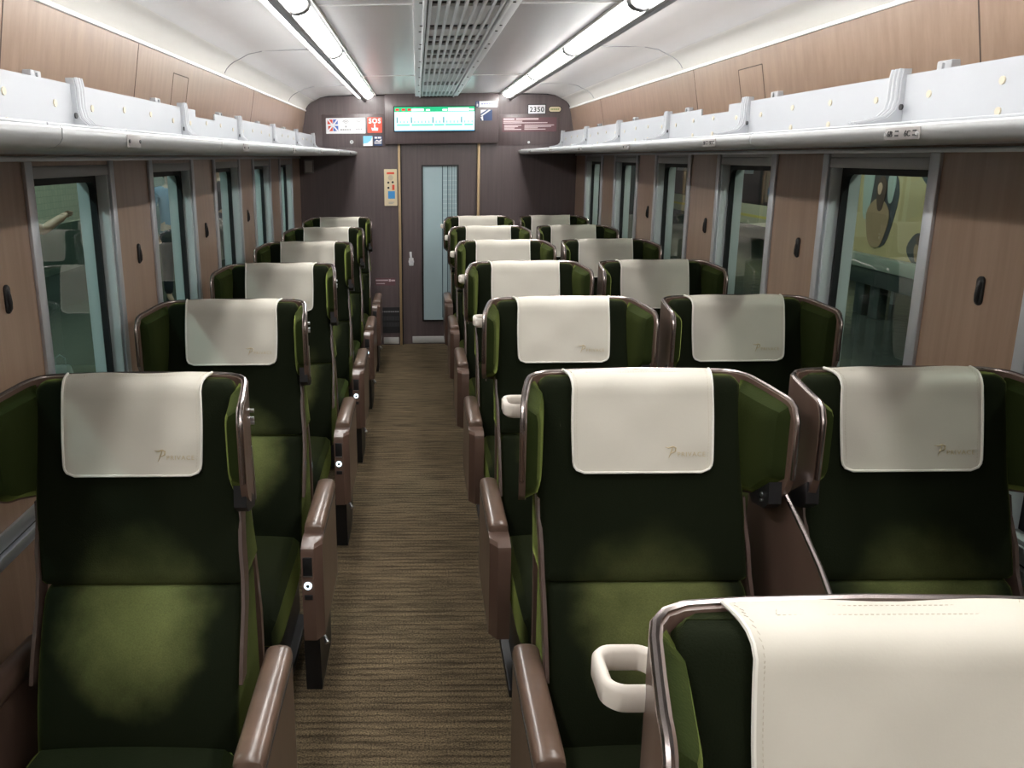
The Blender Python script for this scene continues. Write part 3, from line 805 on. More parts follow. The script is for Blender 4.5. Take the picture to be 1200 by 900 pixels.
def wing_mesh(bm, s, cut):
    """padded cushion lining one wing; s=+1 right"""
    idx = [i for i in range(len(HALF)) if .010 <= HD[i] <= .215]
    nz = 14; rows = []
    d0, d1 = HD[idx[0]], HD[idx[-1]]
    front, back = [], []
    for i in idx:
        x, y = HALF[i]; nx_, ny_ = HN[i]; d = HD[i]
        if nx_*(-x)+ny_*(-.1-y) < 0: nx_, ny_ = -nx_, -ny_
        zt, zb = ztop(d)-.010, zbot(d)+.004
        if cut: zb = max(zb, interp(d, [(0, 1.060), (.06, 1.015), (.11, .965), (.2, .94)]))
        u = (d-d0)/(d1-d0)
        f, b = [], []
        for q in range(nz+1):
            v = q/nz; z = zb+(zt-zb)*v
            e = (1-abs(2*u-1)**6)*(1-abs(2*v-1)**7)
            th = .014+.034*max(0, e)**.5
            f.append((s*(x+nx_*th), y+ny_*th, z)); b.append((s*(x+nx_*.012), y+ny_*.012, z))
        front.append(f); back.append(b)
    rings = [f+b[::-1] for f, b in zip(front, back)]
    loft(bm, rings)

def cover_profile():
    """(y,z) along the cover from its bottom edge up the front, over the top to the rear"""
    pr = [(yf(z)-.010, z) for z in (1.030, 1.037, 1.045, 1.055, 1.07, 1.09, 1.11, 1.13, 1.15, 1.17, 1.19, 1.205)]
    pr += [(-.022, 1.222), (-.014, 1.236), (-.003, 1.245), (.012, 1.2495), (.030, 1.2505), (.046, 1.2500)]
    return pr
def cover_rows():
    pr = cover_profile(); d = [0]
    for a, b in zip(pr, pr[1:]): d.append(d[-1]+math.hypot(b[0]-a[0], b[1]-a[1]))
    rows = []; R0 = .024
    for (y, z), t in zip(pr, d):
        hw = .160+.003*math.sin(t*14)
        if t < R0: hw -= R0-math.sqrt(max(0, R0*R0-(R0-t)**2))
        if z > 1.23: hw += interp(y, [(-.02, 0), (.0, .005), (.046, .016)])
        rows.append((y, z, hw))
    return rows
def cover_mesh(bm):
    rows = cover_rows(); nx = 12
    outer, inner = [], []
    for i, (y, z, hw) in enumerate(rows):
        a = rows[max(0, i-1)]; b = rows[min(len(rows)-1, i+1)]
        t = Vector((0, b[0]-a[0], b[1]-a[1])).normalized(); n = Vector((0, -t.z, t.y))
        o_, n_ = [], []
        for q in range(nx+1):
            x = -hw+2*hw*q/nx
            sag = .0018*math.sin(x*31+1)*math.sin(z*44)
            o_.append((x, y+n.y*sag, z+n.z*sag)); n_.append((x, y-n.y*.005, z-n.z*.005))
        outer.append(o_); inner.append(n_)
    loft(bm, [o_+i_[::-1] for o_, i_ in zip(outer, inner)])
def piping_mesh(bm):
    rows = cover_rows()
    left = [(-hw, y-.001, z) for y, z, hw in rows]; right = [(hw, y-.001, z) for y, z, hw in rows]
    tube(bm, left[::-1]+right, .0030, 6)
def stitch_mesh(bm, part):
    rows = cover_rows()
    for s in ((part,) if part else ()):                          # dashes along both side edges
        acc = 0
        for (y0, z0, h0), (y1, z1, h1) in zip(rows, rows[1:]):
            L_ = math.hypot(y1-y0, z1-z0); n = max(1, int(L_/.0055))
            for q in range(n):
                t0, t1 = (q+.2)/n, (q+.75)/n
                if h0 < .155: continue
                p0 = (s*(h0-.010), y0+(y1-y0)*t0, z0+(z1-z0)*t0); p1 = (s*(h1-.010), y0+(y1-y0)*t1, z0+(z1-z0)*t1)
                n_ = Vector((0, -(z1-z0), (y1-y0))).normalized()*.0008
                tube(bm, [Vector(p0)+n_, Vector(p1)+n_], .00045, 4)
    def zt(y): return 1.2512 if y > .012 else 1.2512
    path = [(-.125, .016), (.100, .016), (.108, .034), (-.117, .034)]
    for (a, b), (c, d) in (zip(path, path[1:]+path[:1]) if not part else ()):
        L_ = math.hypot(c-a, d-b); n = int(L_/.006)
        for q in range(n):
            t0, t1 = (q+.2)/n, (q+.75)/n
            tube(bm, [(a+(c-a)*t0, b+(d-b)*t0, 1.2508), (a+(c-a)*t1, b+(d-b)*t1, 1.2508)], .0005, 4)

_txt = text_mesh('PRIVACE', .0145, 1.22, ext=.0003)
def logo_mesh():
    M = frame_M((.056, yf(1.066)-.0112, 1.066), (1, 0, 0), (0, .205, 1))
    me = bpy.data.meshes.new('logo')
    bm = B(); bm.from_mesh(_txt)
    bmesh.ops.translate(bm, verts=bm.verts[:], vec=(.024, 0, 0))
    # the slanted P monogram, as a brush stroke
    tube(bm, [(.004, -.004, 0), (.010, .010, 0), (.014, .022, 0)], [.0006, .0016, .0012], 6)
    tube(bm, [(-.004, .022, 0), (.004, .020, 0), (.014, .023, 0), (.021, .020, 0), (.020, .012, 0), (.012, .008, 0), (.007, .009, 0)], [.0006, .0014, .0018, .0018, .0016, .0010, .0005], 6)
    bmesh.ops.transform(bm, matrix=M, verts=bm.verts[:])
    return bm

def armrest_body(bm, xi, xo, y_r, y_f, zb=.24):
    """xi inner, xo outer (aisle) side; nose faces -y"""
    s = 1 if xo > xi else -1
    def ring(z, yfr):
        ch = .024
        return [(xi, y_r, z), (xi, yfr, z), (xo-s*ch, yfr, z), (xo, yfr+.035, z), (xo, y_r, z)]
    loft(bm, [ring(zb, y_f+.004), ring(.30, y_f), ring(.545, y_f), ring(.560, y_f+.006), ring(.570, y_f+.022), ring(.576, y_f+.05)])
def armrest_cap(bm, x0, x1, y_r, y_f):
    cx, w = (x0+x1)/2, abs(x1-x0)/2
    def ring(y, k, h):
        pts = []
        for q in range(9):
            a = PI*q/8; pts.append((cx+w*k*math.cos(a) if 0 < q < 8 else cx+w*k*(1 if q == 0 else -1), y, .586+h*math.sin(a)**.6*.022))
        pts += [(cx-w*k, y, .574), (cx+w*k, y, .574)]
        return pts
    loft(bm, [ring(y_r+.004, .75, .5), ring(y_r, .9, .85), ring(y_r-.012, 1, 1), ring(y_f+.02, 1, 1), ring(y_f+.008, .97, .9), ring(y_f, .90, .55)])

def make_seat(kind):
    t = empty('reclining_seat')
    dx = .022 if kind == 'left' else (.006 if kind == 'aisle' else 0)
    # --- velvet body
    bm = B(); rings = []
    for z in (.778, .782, .79, .81, .85, .90, .95, 1.0, 1.06, 1.12, 1.17, 1.205, 1.222):
        w = interp(z, [(.77, .243), (.95, .243), (1.0, .240), (1.24, .236)])
        k_ = .012 if z < .781 else (.004 if z < .785 else 0)
        rings.append([(x+dx*max(0, (1.0-z)/.25 if z > .75 else 1), y, zz) for x, y, zz in body_ring(z, w-k_, yf(z)+k_, .05, .0)])
    for z, k_ in ((1.233, .007), (1.239, .016)): rings.append(body_ring(z, .236-k_, yf(1.222)+k_, .05-k_*.2, 0))
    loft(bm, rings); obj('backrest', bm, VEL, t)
    bm = B(); rings = []
    for z, k_ in ((.40, .012), (.405, .004), (.43, 0), (.48, 0), (.53, 0), (.58, 0), (.62, 0), (.66, 0), (.70, 0), (.73, 0), (.752, .001), (.764, .006), (.772, .014), (.776, .024)):
        b = interp(z, [(.40, .004), (.55, .02), (.68, .026), (.74, .015), (.776, .0)])
        rings.append([(x+dx, y, zz) for x, y, zz in body_ring(z, .232-k_*.5, yf(min(z, .752))+k_, .03, b)])
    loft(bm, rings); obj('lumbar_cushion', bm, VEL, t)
    bm = B(); rings = []
    for y, k_, zt in ((-.245, .02, .455), (-.27, .005, .462), (-.35, 0, .462), (-.45, 0, .465), (-.55, 0, .470), (-.64, 0, .470), (-.70, .002, .462), (-.735, .008, .445), (-.75, .02, .42)):
        hw = .232-k_; zb = .335+k_
        pts = []
        for q in range(9):
            x = -(hw-.02)+2*(hw-.02)*q/8; pts.append((x+dx, y, zt+.010*(1-(x/hw)**2)-k_))
        pts += [(hw+dx, y, zt-.022), (hw+dx, y, zb), (-hw+dx, y, zb), (-hw+dx, y, zt-.022)]
        rings.append(pts)
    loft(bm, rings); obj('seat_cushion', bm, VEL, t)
    # --- shell
    def warp(bm):
        # the wing beside the neighbour (window seat) or the aisle (single seat) stands straighter
        for v in bm.verts:
            if v.co.y < .02:
                k_ = min(1, (.02-v.co.y)/.185)
                if kind == 'window' and v.co.x < -.2: v.co.x += .022*k_
                if kind == 'left' and v.co.x > .2: v.co.x -= .012*k_
    bm = B(); shell_mesh(bm); warp(bm); sh = obj('headrest_shell', bm, SHELL, t)
    bm = B(); rim_mesh(bm); warp(bm); obj('shell_rim', bm, CHROME, sh)
    bm = B(); rings = []
    for z, w in ((.30, .225), (.32, .232), (.6, .234), (.93, .234), (1.0, .225)):
        rings.append([(x+dx*min(1, max(0, (1.0-z)/.25)), y, zz) for x, y, zz in [(-w, .052, z), (w, .052, z), (w, .075, z), (w-.03, .095, z), (-w+.03, .095, z), (-w, .075, z)]])
    loft(bm, rings); obj('back_shell', bm, SHELL, t)
    lamp_side = {'left': 1, 'aisle': 1, 'window': -1}[kind]
    for s in (-1, 1):
        bm = B(); wing_mesh(bm, s, s == lamp_side); warp(bm); obj('wing_cushion', bm, VELW, t)
    # --- reading lamp in the low front corner of a wing
    s = lamp_side
    bm = B()
    poly = [(-.154, .990), (-.148, 1.040), (-.095, 1.000), (-.055, .972), (-.070, .958), (-.13, .970)]
    prism(bm, poly, 'x', s*.256, s*.284); lp = obj('reading_lamp', bm, BLACK, t, smooth=False)
    for z in (.998, .984):
        bm = B(); cyl(bm, (s*.256, -.118, z), (1, 0, 0), .0055 if z > .99 else .004, .006, 12); obj('lamp_lens', bm, STEEL, lp)
    # --- cover
    bm = B(); cover_mesh(bm); cv = obj('head_cover', bm, CREAM, t)
    cv['label'] = 'cream leather head cover with gold printed logo'
    bm = B(); piping_mesh(bm); obj('piping', bm, PIPE, cv)
    for part in (-1, 0, 1):
        bm = B(); stitch_mesh(bm, part); obj('stitching', bm, STITCH, cv, smooth=False)
    bm = logo_mesh(); obj('logo', bm, GOLD, cv, smooth=False)
    # --- brown side trims of the backrest
    for s in (-1, 1):
        bm = B(); rings = []
        for z in (.585, .62, .68, .74, .80, .86, .92, .965):
            xx = s*.2395+dx*(1 if z < .76 else max(0, (1.0-z)/.25))
            y0 = yf(z)-(.004 if z < .9 else -.01)+ (0 if z < .75 else 0)
            w = .0042
            rings.append([(xx-w, y0, z), (xx+w, y0, z), (xx+w, y0+.045, z), (xx-w, y0+.045, z)])
        loft(bm, rings); obj('side_trim', bm, TRIMB, t)
    # --- base
    bm = B(); box(bm, -.20, .20, -.60, -.02, .02, .33, .01)
    if kind == 'left':
        prism(bm, [(-.49, .24), (-.47, .0), (-.20, .0), (-.14, .24)], 'x', .285, .338)
    box(bm, -.23, .23, -.52, -.06, 0, .03, .006)
    bs = obj('seat_base', bm, BLACK, t)
    # --- armrests
    if kind == 'left':  sides = [('a', .298, .362), ('w', -.262, -.322)]
    elif kind == 'aisle': sides = [('a', -.236, -.300)]
    else: sides = [('w', .245, .290)]
    for ty, xi, xo in sides:
        s = 1 if xo > xi else -1
        if ty == 'a':
            bm = B(); armrest_body(bm, xi, xo, -.115, -.555); ar = obj('armrest', bm, ARM, t, ang=25)
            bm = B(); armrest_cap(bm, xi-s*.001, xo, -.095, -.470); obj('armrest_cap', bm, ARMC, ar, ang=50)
            bm = B(); box(bm, xo-s*.001, xo+s*.0012, -.46, -.12, .5675, .5735); obj('shadow_gap', bm, BLACK, ar, smooth=False)
            if kind == 'left':
                cx = (xi+xo-s*.024)/2; yfr = -.555
                bm = B(); box(bm, cx-.015, cx+.015, yfr-.003, yfr+.002, .468, .534, .002); obj('remote_slot', bm, BLACK, ar)
                bm = B(); box(bm, cx-.014, cx+.014, yfr-.0036, yfr-.0026, .4685, .472); obj('slot_edge', bm, STEEL, ar, smooth=False)
                bm = B(); cyl(bm, (cx-.001, yfr-.002, .437), (0, 1, 0), .0125, .004, 20); obj('call_button', bm, LED, ar)
                bm = B(); cyl(bm, (cx-.001, yfr-.0035, .437), (0, 1, 0), .0055, .004, 14); obj('button_centre', bm, BLACK, ar)
                bm = B(); box(bm, cx-.013, cx+.013, yfr-.003, yfr+.002, .388, .404, .001); obj('socket', bm, BLACK, ar)
            if kind == 'left': lv = B(); tube(lv, [(xo-s*.03, -.49, .236), (xo-s*.008, -.50, .226), (xo+s*.006, -.52, .210)], [.006, .006, .009], 8); obj('recline_lever', lv, STEEL, bs)
        else:
            bm = B(); rings = []
            cx = (xi+xo)/2; w = abs(xo-xi)/2
            for y, z, k_ in ((-.02, .555, .7), (-.035, .565, 1), (-.15, .575, 1), (-.30, .585, 1), (-.45, .590, 1), (-.50, .588, .9), (-.515, .58, .6)):
                rings.append([(cx+w*k_*math.cos(a), y, z+.035*k_*math.sin(a)) for a in [2*PI*q/14 for q in range(14)]])
            loft(bm, rings); ar = obj('armrest', bm, ARM, t)
            bm = B(); prism(bm, [(-.05, .25), (-.50, .25), (-.49, .56), (-.05, .54)], 'x', xi+s*.015, xo-s*.012); obj('armrest_panel', bm, ARM, ar, smooth=False)
    # --- partition panel between the pair
    if kind == 'aisle':
        x0, x1 = .300, .312
        curve = [(-.09, 1.015), (-.16, .985), (-.23, .952), (-.30, .915), (-.37, .865), (-.44, .805), (-.50, .735), (-.55, .66), (-.58, .58), (-.585, .50)]
        poly = [(.05, .30), (-.50, .30), (-.57, .42)] + curve[::-1] + [(-.03, 1.02), (.05, 1.0)]
        bm = B(); prism(bm, poly, 'x', x0, x1); pt = obj('partition', bm, SHELL, t, smooth=False)
        bm = B(); tube(bm, [((x0+x1)/2, y, z) for y, z in [(-.06, 1.022)]+curve], .0065, 8); obj('partition_edge', bm, CHROME, pt)
        # grab handle: flat band bent to a U, on the aisle side of the shell
        bm = B()
        cx, cy = -.280, .026
        inner = rrect(.052, .060, .014, 7); outer_ = rrect(.080, .088, .026, 7)
        lo, hi = 1.148, 1.182
        rings = []
        N = len(outer_)
        prf = []
        for i in range(N):
            ox, oy = outer_[i]; ix, iy = inner[i]
            P = lambda u, z: (cx+ox+(ix-ox)*u, cy+oy+(iy-oy)*u, z)
            prf.append([P(0, lo+.006), P(0, hi-.006), P(.25, hi-.001), P(.5, hi), P(.75, hi-.001), P(1, hi-.006), P(1, lo+.006), P(.5, lo)])
        vs = [[bm.verts.new(p) for p in r] for r in prf]
        for i in range(N):
            a, b = vs[i], vs[(i+1) % N]
            for q in range(8): bm.faces.new((a[q], a[(q+1) % 8], b[(q+1) % 8], b[q]))
        gh = obj('grab_handle', bm, HANDLE, t, ang=50)
    if kind in ('left', 'aisle'):
        s = 1 if kind == 'left' else -1
        bm = B()
        for z in (1.165, 1.145, 1.135): cyl(bm, (s*.270, .008, z), (1, 0, 0), .005, .014, 10)
        if kind == 'left': obj('handle_bolt', bm, STEEL, t)
        else: bm.free()
        bm = B(); prism(bm, [(-.035, 1.09), (-.030, 1.02), (-.02, .95), (-.012, .95), (-.02, 1.03), (-.028, 1.09)], 'x', s*.271, s*.2765); obj('handle_bracket', bm, STEEL, t, smooth=False)
    return t

def copy_tree(o, parent=None):
    c = o.copy(); C.objects.link(c)
    if parent: c.parent = parent
    for ch in CH.get(o, []): copy_tree(ch, c)
    return c

protos = {kd: make_seat(kd) for kd in ('left', 'aisle', 'window')}
CH = {}
for o in bpy.data.objects:
    if o.parent: CH.setdefault(o.parent, []).append(o)
SX = {'left': -.861, 'aisle': .330, 'window': .953}
Y1 = 1.796
ORD = ['nearest', 'second', 'third', 'fourth', 'fifth', 'last']
used = set()
def place(kd, n, label, group):
    o = protos[kd] if kd not in used else copy_tree(protos[kd])
    used.add(kd)
    o.location = (SX[kd], Y1+PITCH*n, 0); tag(o, label, 'seat', group)
for n in range(6):
    far = 'by the end wall' if n == 5 else 'from the front'
    place('left', n, 'single green velvet seat left of the aisle, %s of six rows %s' % (ORD[n], far), 'single seats left of the aisle')
    place('window', n, 'green velvet window seat on the right, %s of six %s' % (ORD[n], far), 'window seats on the right')
    place('aisle', n, 'green velvet seat just right of the aisle, %s of six %s' % (ORD[n], far), 'aisle seats on the right')
place('aisle', -1, 'green velvet seat cut off by the lower right corner, ivory grab handle in front', 'aisle seats on the right')

# ================================================================== STATION OUTSIDE
PLAT = princ('platform_floor', (.045, .055, .050), .16, noise=((1.5, 1.5, 1.5), .35), bump=(9, .25, .01))
for s, nm in ((-1, 'left'), (1, 'right')):
    bm = B(); box(bm, s*1.55, s*9.0, -4, 26, -.25, -.02)
    struct(obj('platform_%s' % nm, bm, PLAT, smooth=False), 'dark shiny station platform outside the %s windows' % nm)
bm = B(); box(bm, -6.2, -6.0, -4, 26, .75, 3.6); struct(obj('wall_station', bm, TILE, smooth=False), 'green tiled station wall across the left platform')
bm = B(); box(bm, -6.2, -5.98, -4, 26, -.02, .75); struct(obj('baseboard_station', bm, princ('dado_dark', (.05, .07, .055), .35), smooth=False), 'dark dado under the tiled station wall')
bm = B(); box(bm, 8.8, 9.0, -4, 26, -.02, 3.6); struct(obj('wall_station_right', bm, princ('far_wall', (.10, .11, .09), .5), smooth=False), 'dim far wall of the right platform')
for s, nm in ((-1, 'left'), (1, 'right')):
    bm = B(); box(bm, s*1.8, s*9.0, -4, 26, 3.5, 3.6); struct(obj('ceiling_station_%s' % nm, bm, princ('station_ceiling_%s' % nm, (.30, .31, .30), .7), smooth=False), 'station ceiling over the %s platform' % nm)
ordn = ['nearest', 'second', 'third', 'fourth', 'fifth']
for s, x, nm in ((-1, -2.7, 'left'), (1, 2.9, 'right')):
    for q, y in enumerate((1.5, 5.0, 8.5, 12.0, 16.0)):
        o = empty('platform_lamp', (x, y, 3.44), 'tube lamp over the %s platform, %s one outside the windows' % (nm, ordn[q]), 'lamp', 'platform tube lamps')
        bm = B(); box(bm, -.09, .09, -.65, .65, .02, .06, .006); obj('lamp_housing', bm, GREYALU, o)
        bm = B(); cyl(bm, (0, 0, 0), (0, 1, 0), .02, 1.2, 12); obj('tube', bm, PLATLAMP if s < 0 else PLATLAMPR, o)

# billboard outside the first right-hand window
bb = empty('billboard', (4.83, 8.3, 0), 'yellow poster board standing on the platform outside the nearest right window', 'billboard')
def BB(name, m, fn, parent=bb, smooth=False):
    bm = B(); fn(bm); return obj(name, bm, m, parent, smooth)
pf = BB('poster', princ('poster_yellow', (.40, .325, .17), .45), lambda bm: box(bm, 0, .05, -1.3, 1.6, .62, 2.15))
# poster pictures: dark rounded shapes with a plain standing figure
def blob(bm, cy, cz, ry, rz, n=22, x=-.006, ph=0):
    loft(bm, [[(xx, cy+ry*math.cos(2*PI*q/n)*(1+.12*math.sin(3*2*PI*q/n+ph)), cz+rz*math.sin(2*PI*q/n)) for q in range(n)] for xx in (x, x+.006)])
BB('picture', princ('poster_dark', (.03, .035, .04), .5), lambda bm: (blob(bm, .40, 1.20, .27, .46), blob(bm, -.50, 1.58, .30, .20, ph=1), blob(bm, -.30, .80, .16, .16, ph=2)), pf)
BB('picture_light', princ('poster_mint', (.30, .36, .33), .5), lambda bm: (blob(bm, .70, 1.42, .10, .40, x=-.009), blob(bm, .26, 1.40, .07, .18, x=-.009), blob(bm, -.48, .78, .10, .08, x=-.009)), pf)
BB('picture_figure', princ('poster_brown', (.28, .19, .11), .5), lambda bm: (blob(bm, .46, 1.00, .21, .27, x=-.012), blob(bm, -.32, .77, .06, .10, x=-.012), blob(bm, -.48, 1.52, .09, .13, x=-.012)), pf)
BB('picture_hair', princ('poster_hair', (.06, .035, .025), .5), lambda bm: (blob(bm, .43, 1.32, .085, .19, x=-.015), blob(bm, -.32, .89, .04, .05, x=-.015)), pf)
BB('picture_face', princ('poster_skin', (.50, .34, .24), .5), lambda bm: (blob(bm, .455, 1.37, .042, .065, x=-.018, n=16), blob(bm, -.48, 1.62, .03, .05, x=-.018, n=16)), pf)
BB('poster_text', princ('poster_ink', (.20, .16, .08), .5), lambda bm: [box(bm, -.004, .002, -.45-.14*0-q*.055, -.415-q*.055, z-.02, z+.02) for z in (1.36, 1.24, 1.13) for q in range(6)], pf)
BB('counter', princ('counter_pale', (.22, .25, .21), .4), lambda bm: box(bm, -.12, -.02, -1.3, 1.6, .52, .66, .01), bb, True)
BB('counter_skirt', princ('counter_dark', (.03, .04, .038), .3), lambda bm: box(bm, -.10, .02, -1.3, 1.6, .34, .53, .01), bb, True)
for yy in (.55, .25, -.9):
    BB('leg', bpy.data.materials['counter_dark'], lambda bm: box(bm, -.06, .04, yy-.09, yy+.09, -.02, .36, .01), bb, True)

# train standing on the next track, seen through the right windows
tr = empty('train_carriage', (6.6, 17, 0), 'dark brown train carriage standing across the right platform', 'train')
TB = princ('train_brown', (.045, .035, .036), .3, coat=.3); TC = princ('train_cream', (.60, .56, .40), .4)
def TR(name, m, fn, parent=tr, smooth=False):
    bm = B(); fn(bm); return obj(name, bm, m, parent, smooth)
TR('body', TB, lambda bm: box(bm, 0, 1.8, -5, 7, .75, 2.75, .05), tr, True)
TR('lower_band', TC, lambda bm: box(bm, -.005, 1.8, -5, 7, .35, .75, .01), tr, True)
TR('yellow_line', princ('train_yellow', (.75, .62, .15), .4), lambda bm: box(bm, -.008, .1, -5, 7, .50, .55), tr)
for q in range(6):
    y = -4.4+q*1.9
    wv = TR('window', ALU, lambda bm: box(bm, -.012, .02, y, y+1.0, 1.35, 2.05, .01), tr, True)
    TR('pane', princ('train_pane', (.16, .20, .19), .08) if q == 0 else bpy.data.materials['train_pane'], lambda bm: box(bm, -.016, .0, y+.05, y+.95, 1.42, 2.0), wv)
wall_sign = tag(BB('platform_sign', PCRM, lambda bm: box(bm, 5.45, 5.50, 9.15, 9.60, .95, 1.95, .01), None, True), 'cream upright sign with blue mark outside the second right window', 'sign')
bm = B(); box(bm, 5.44, 5.451, 9.25, 9.42, 1.15, 1.33); obj('blue_mark', bm, PBLUE, wall_sign, smooth=False)
bm = B(); box(bm, 5.46, 5.49, 9.34, 9.40, -.02, .95); obj('post', bm, GREYALU, wall_sign, smooth=False)

# ------------------------------------------------------------------ people on the left platform
SKIN = princ('skin', (.46, .29, .20), .55)
HAIR = princ('dark_hair', (.012, .010, .009), .5)
def skin_mesh(name, verts, edges, radii, m, parent, levels=1, root=0):
    me = bpy.data.meshes.new(name); me.from_pydata(verts, edges, [])
    o = bpy.data.objects.new('tmp', me); C.objects.link(o)
    md = o.modifiers.new('s', 'SKIN'); md.use_smooth_shade = True
    ss = o.modifiers.new('u', 'SUBSURF'); ss.levels = levels; ss.render_levels = levels
    for i, r in enumerate(radii): me.skin_vertices[0].data[i].radius = (r, r) if not isinstance(r, tuple) else r
    me.skin_vertices[0].data[root].use_root = True
    dg = bpy.context.evaluated_depsgraph_get()
    out = bpy.data.meshes.new_from_object(o.evaluated_get(dg)); out.name = name
    bpy.data.objects.remove(o); bpy.data.meshes.remove(me)
    out.materials.clear(); out.materials.append(m)
    r = bpy.data.objects.new(name, out); C.objects.link(r); r.parent = parent
    out.polygons.foreach_set('use_smooth', [True]*len(out.polygons))
    return r
def person(loc, rot, label, top, bottom, arm_r, arm_l, sleeve_full=False):
    """arm_* = (elbow, wrist) points; +x is the right-hand side seen from behind, -y is forward"""
    p = empty('person', loc, label, 'person'); p.rotation_euler = (0, 0, rot)
    V_ = [(0, 0, .92), (0, .0, 1.10), (0, .005, 1.28), (0, .01, 1.40), (0, .0, 1.47), (0, -.012, 1.535), (0, -.012, 1.60), (0, -.005, 1.655)]
    R_ = [(.135, .10), (.12, .09), (.145, .10), (.11, .075), (.050, .05), (.066, .078), (.074, .092), (.05, .062)]
    E_ = [(0, 1), (1, 2), (2, 3), (3, 4), (4, 5), (5, 6), (6, 7)]
    def add(i, pt, r):
        V_.append(pt); R_.append(r); E_.append((i, len(V_)-1)); return len(V_)-1
    # nose as part of the head surface
    add(6, (0, -.108, 1.585), (.012, .012))
    for sx, (el, wr) in ((1, arm_r), (-1, arm_l)):
        a = add(3, (sx*.165, .01, 1.385), .052); b = add(a, el, .040); c = add(b, wr, .027)
        d = (Vector(wr)-Vector(el)).normalized(); side = Vector((0, -1, 0)).cross(d)
        if side.length < .1: side = Vector((1, 0, 0)).cross(d)
        side.normalize()
        pal = Vector(wr)+d*.055; pm = add(c, tuple(pal), (.034, .018))
        for k_, (o_, ln) in enumerate(((-.027, .060), (-.009, .070), (.009, .066), (.027, .050))):
            q = add(pm, tuple(pal+side*o_+d*.035), .0085); bend = (d*.8+d.cross(side)*.5).normalized()
            add(q, tuple(pal+side*o_+d*.035+bend*ln*.8), .007)
        th = add(c, tuple(Vector(wr)+d*.035-side*.035), .010); add(th, tuple(Vector(wr)+d*.075-side*.05), .0085)
    for sx in (-1, 1):
        a = add(0, (sx*.09, 0, .86), .082); b = add(a, (sx*.095, -.01, .48), .058); c = add(b, (sx*.10, .01, .09), .038); add(c, (sx*.105, -.13, .035), .034)
    body = skin_mesh('body', V_, E_, R_, SKIN, p)
    # shirt
    SV = [(0, 0, .88), (0, 0, 1.10), (0, .005, 1.28), (0, .01, 1.405), (0, 0, 1.45)]; SR = [(.165, .125), (.145, .108), (.165, .118), (.125, .088), (.060, .060)]
    SE = [(0, 1), (1, 2), (2, 3), (3, 4)]
    for sx, (el, wr) in ((1, arm_r), (-1, arm_l)):
        SV.append((sx*.17, .01, 1.39)); SR.append(.066); SE.append((3, len(SV)-1)); i = len(SV)-1
        if sleeve_full:
            SV.append(el); SR.append(.052); SE.append((i, i+1)); e = Vector(el).lerp(Vector(wr), .92); SV.append(tuple(e)); SR.append(.038); SE.append((i+1, i+2))
        else:
            SV.append(tuple(Vector((sx*.17, .01, 1.39)).lerp(Vector(el), .75))); SR.append(.060); SE.append((i, i+1))
    skin_mesh('top', SV, SE, SR, top, p)
    TV = [(0, 0, .98), (0, 0, .90)]; TRr = [(.140, .112), (.15, .118)]; TE = [(0, 1)]
    for sx in (-1, 1):
        b0 = len(TV); TV += [(sx*.09, 0, .82), (sx*.095, -.01, .48), (sx*.10, .01, .10)]; TRr += [.098, .076, .062]; TE += [(1, b0), (b0, b0+1), (b0+1, b0+2)]
    skin_mesh('trousers', TV, TE, TRr, bottom, p)
    for sx in (-1, 1):
        bm = B(); rings = []
        for y, h, w in ((.06, .05, .030), (.04, .085, .038), (-.04, .080, .042), (-.11, .055, .046), (-.165, .04, .040), (-.185, .025, .02)):
            rings.append([(sx*.102-w, y, 0), (sx*.102+w, y, 0), (sx*.102+w*.9, y, h*.7), (sx*.102, y, h), (sx*.102-w*.9, y, h*.7)])
        loft(bm, rings); obj('shoe', bm, BLACK, p)
    bm = B(); bmesh.ops.create_uvsphere(bm, u_segments=20, v_segments=12, radius=1)
    for v in bm.verts:
        v.co = Vector((v.co.x*.088, v.co.y*.105+.010, v.co.z*.095+1.628))
    kill = [v for v in bm.verts if v.co.y < -.035 and v.co.z < 1.665]
    bmesh.ops.delete(bm, geom=kill, context='VERTS'); obj('hair', bm, HAIR, p)
    for sx in (-1, 1):
        bm = B(); bmesh.ops.create_uvsphere(bm, u_segments=8, v_segments=6, radius=.007)
        bmesh.ops.translate(bm, verts=bm.verts[:], vec=(sx*.030, -.096, 1.605)); obj('eye', bm, PBLK, p)
    bm = B(); box(bm, -.022, .022, -.097, -.088, 1.548, 1.555, .002); obj('mouth', bm, princ('lips', (.35, .14, .11), .5) if 'lips' not in bpy.data.materials else bpy.data.materials['lips'], p)
    return p
person((-3.25, 9.95, -.02), math.radians(35), 'person in a light blue shirt and dark trousers on the left platform',
       princ('blue_shirt', (.12, .19, .28), .8), princ('dark_trousers', (.018, .02, .03), .8),
       ((.24, .03, 1.12), (.17, -.16, 1.02)), ((-.24, .03, 1.12), (-.22, -.06, .88)))
person((-3.02, 5.40, -.02), math.radians(165), 'person in dark clothes holding out one arm outside the nearest left window',
       princ('black_coat', (.012, .012, .014), .8), princ('black_trousers', (.012, .013, .015), .8),
       ((.23, .02, 1.13), (.20, -.08, .90)), ((-.22, -.14, 1.30), (-.17, -.40, 1.37)))
person((-3.40, 12.9, -.02), math.radians(10), 'person in a dark jacket farther along the left platform',
       princ('dark_jacket', (.02, .02, .024), .8), bpy.data.materials['dark_trousers'],
       ((.23, .02, 1.13), (.24, -.02, .88)), ((-.23, .02, 1.13), (-.24, -.02, .88)), True)
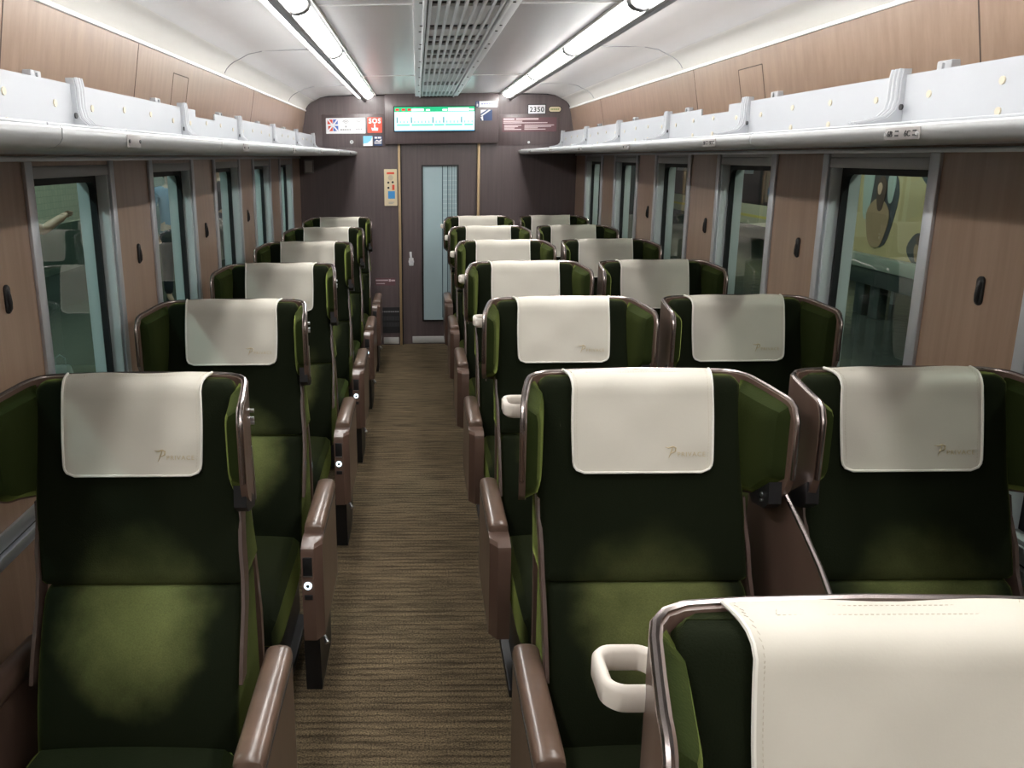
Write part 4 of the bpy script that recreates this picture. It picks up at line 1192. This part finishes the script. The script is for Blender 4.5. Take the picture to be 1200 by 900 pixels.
bg = empty('tote_bag', (-3.03, 6.08, -.02), 'pale cloth bag on the platform beside the person in dark clothes', 'bag')
bm = B(); loft(bm, [[(a, b, z) for a, b in rrect(w_, d_, .03, 4)] for z, w_, d_ in ((0, .20, .14), (.03, .24, .18), (.16, .24, .16), (.26, .22, .08), (.28, .20, .04))]); obj('bag_body', bm, princ('bag_cloth', (.30, .33, .30), .85, noise=((8, 8, 8), .2)), bg)
bm = B(); tube(bm, [(-.06, 0, .27), (-.055, 0, .36), (0, 0, .40), (.055, 0, .36), (.06, 0, .27)], .008, 8); obj('strap', bm, princ('bag_strap', (.30, .33, .30), .85), bg)
bg.scale = (.68, .68, .68)

# ================================================================== WORLD, CAMERA, VIEW
w = bpy.data.worlds.new('World'); bpy.context.scene.world = w; w.use_nodes = True
w.node_tree.nodes['Background'].inputs[0].default_value = (.05, .06, .055, 1)
w.node_tree.nodes['Background'].inputs[1].default_value = .3
cam = bpy.data.cameras.new('Camera'); co = bpy.data.objects.new('Camera', cam); C.objects.link(co)
R_ = ((0.9999363397351103, 0.005715562265782729, -0.00972876277519173), (-0.008183886724274727, -0.22620519247051873, -0.9740452940687407), (-0.0077679131840048005, 0.9740629051798253, -0.22614401667389794))
x, yd, f = (Vector(r) for r in R_)
M = Matrix((x, -yd, -f)).transposed().to_4x4(); M.translation = Vector((-.19, 0, 1.75))
co.matrix_world = M
cam.sensor_width = 36; cam.sensor_fit = 'HORIZONTAL'; cam.lens = 930/1200*36
cam.shift_x = (600-482.98)/1200; cam.shift_y = -(450-400)/1200
cam.clip_start = .02; cam.clip_end = 100
S = bpy.context.scene; S.camera = co
S.view_settings.view_transform = 'Standard'; S.view_settings.look = 'None'
S.view_settings.exposure = 0.62; S.view_settings.gamma = 1
S.view_settings.use_curve_mapping = False
S.cycles.use_denoising = True
S.cycles.max_bounces = 10; S.cycles.diffuse_bounces = 8; S.cycles.glossy_bounces = 5; S.cycles.transparent_max_bounces = 16
S.cycles.sample_clamp_indirect = 6
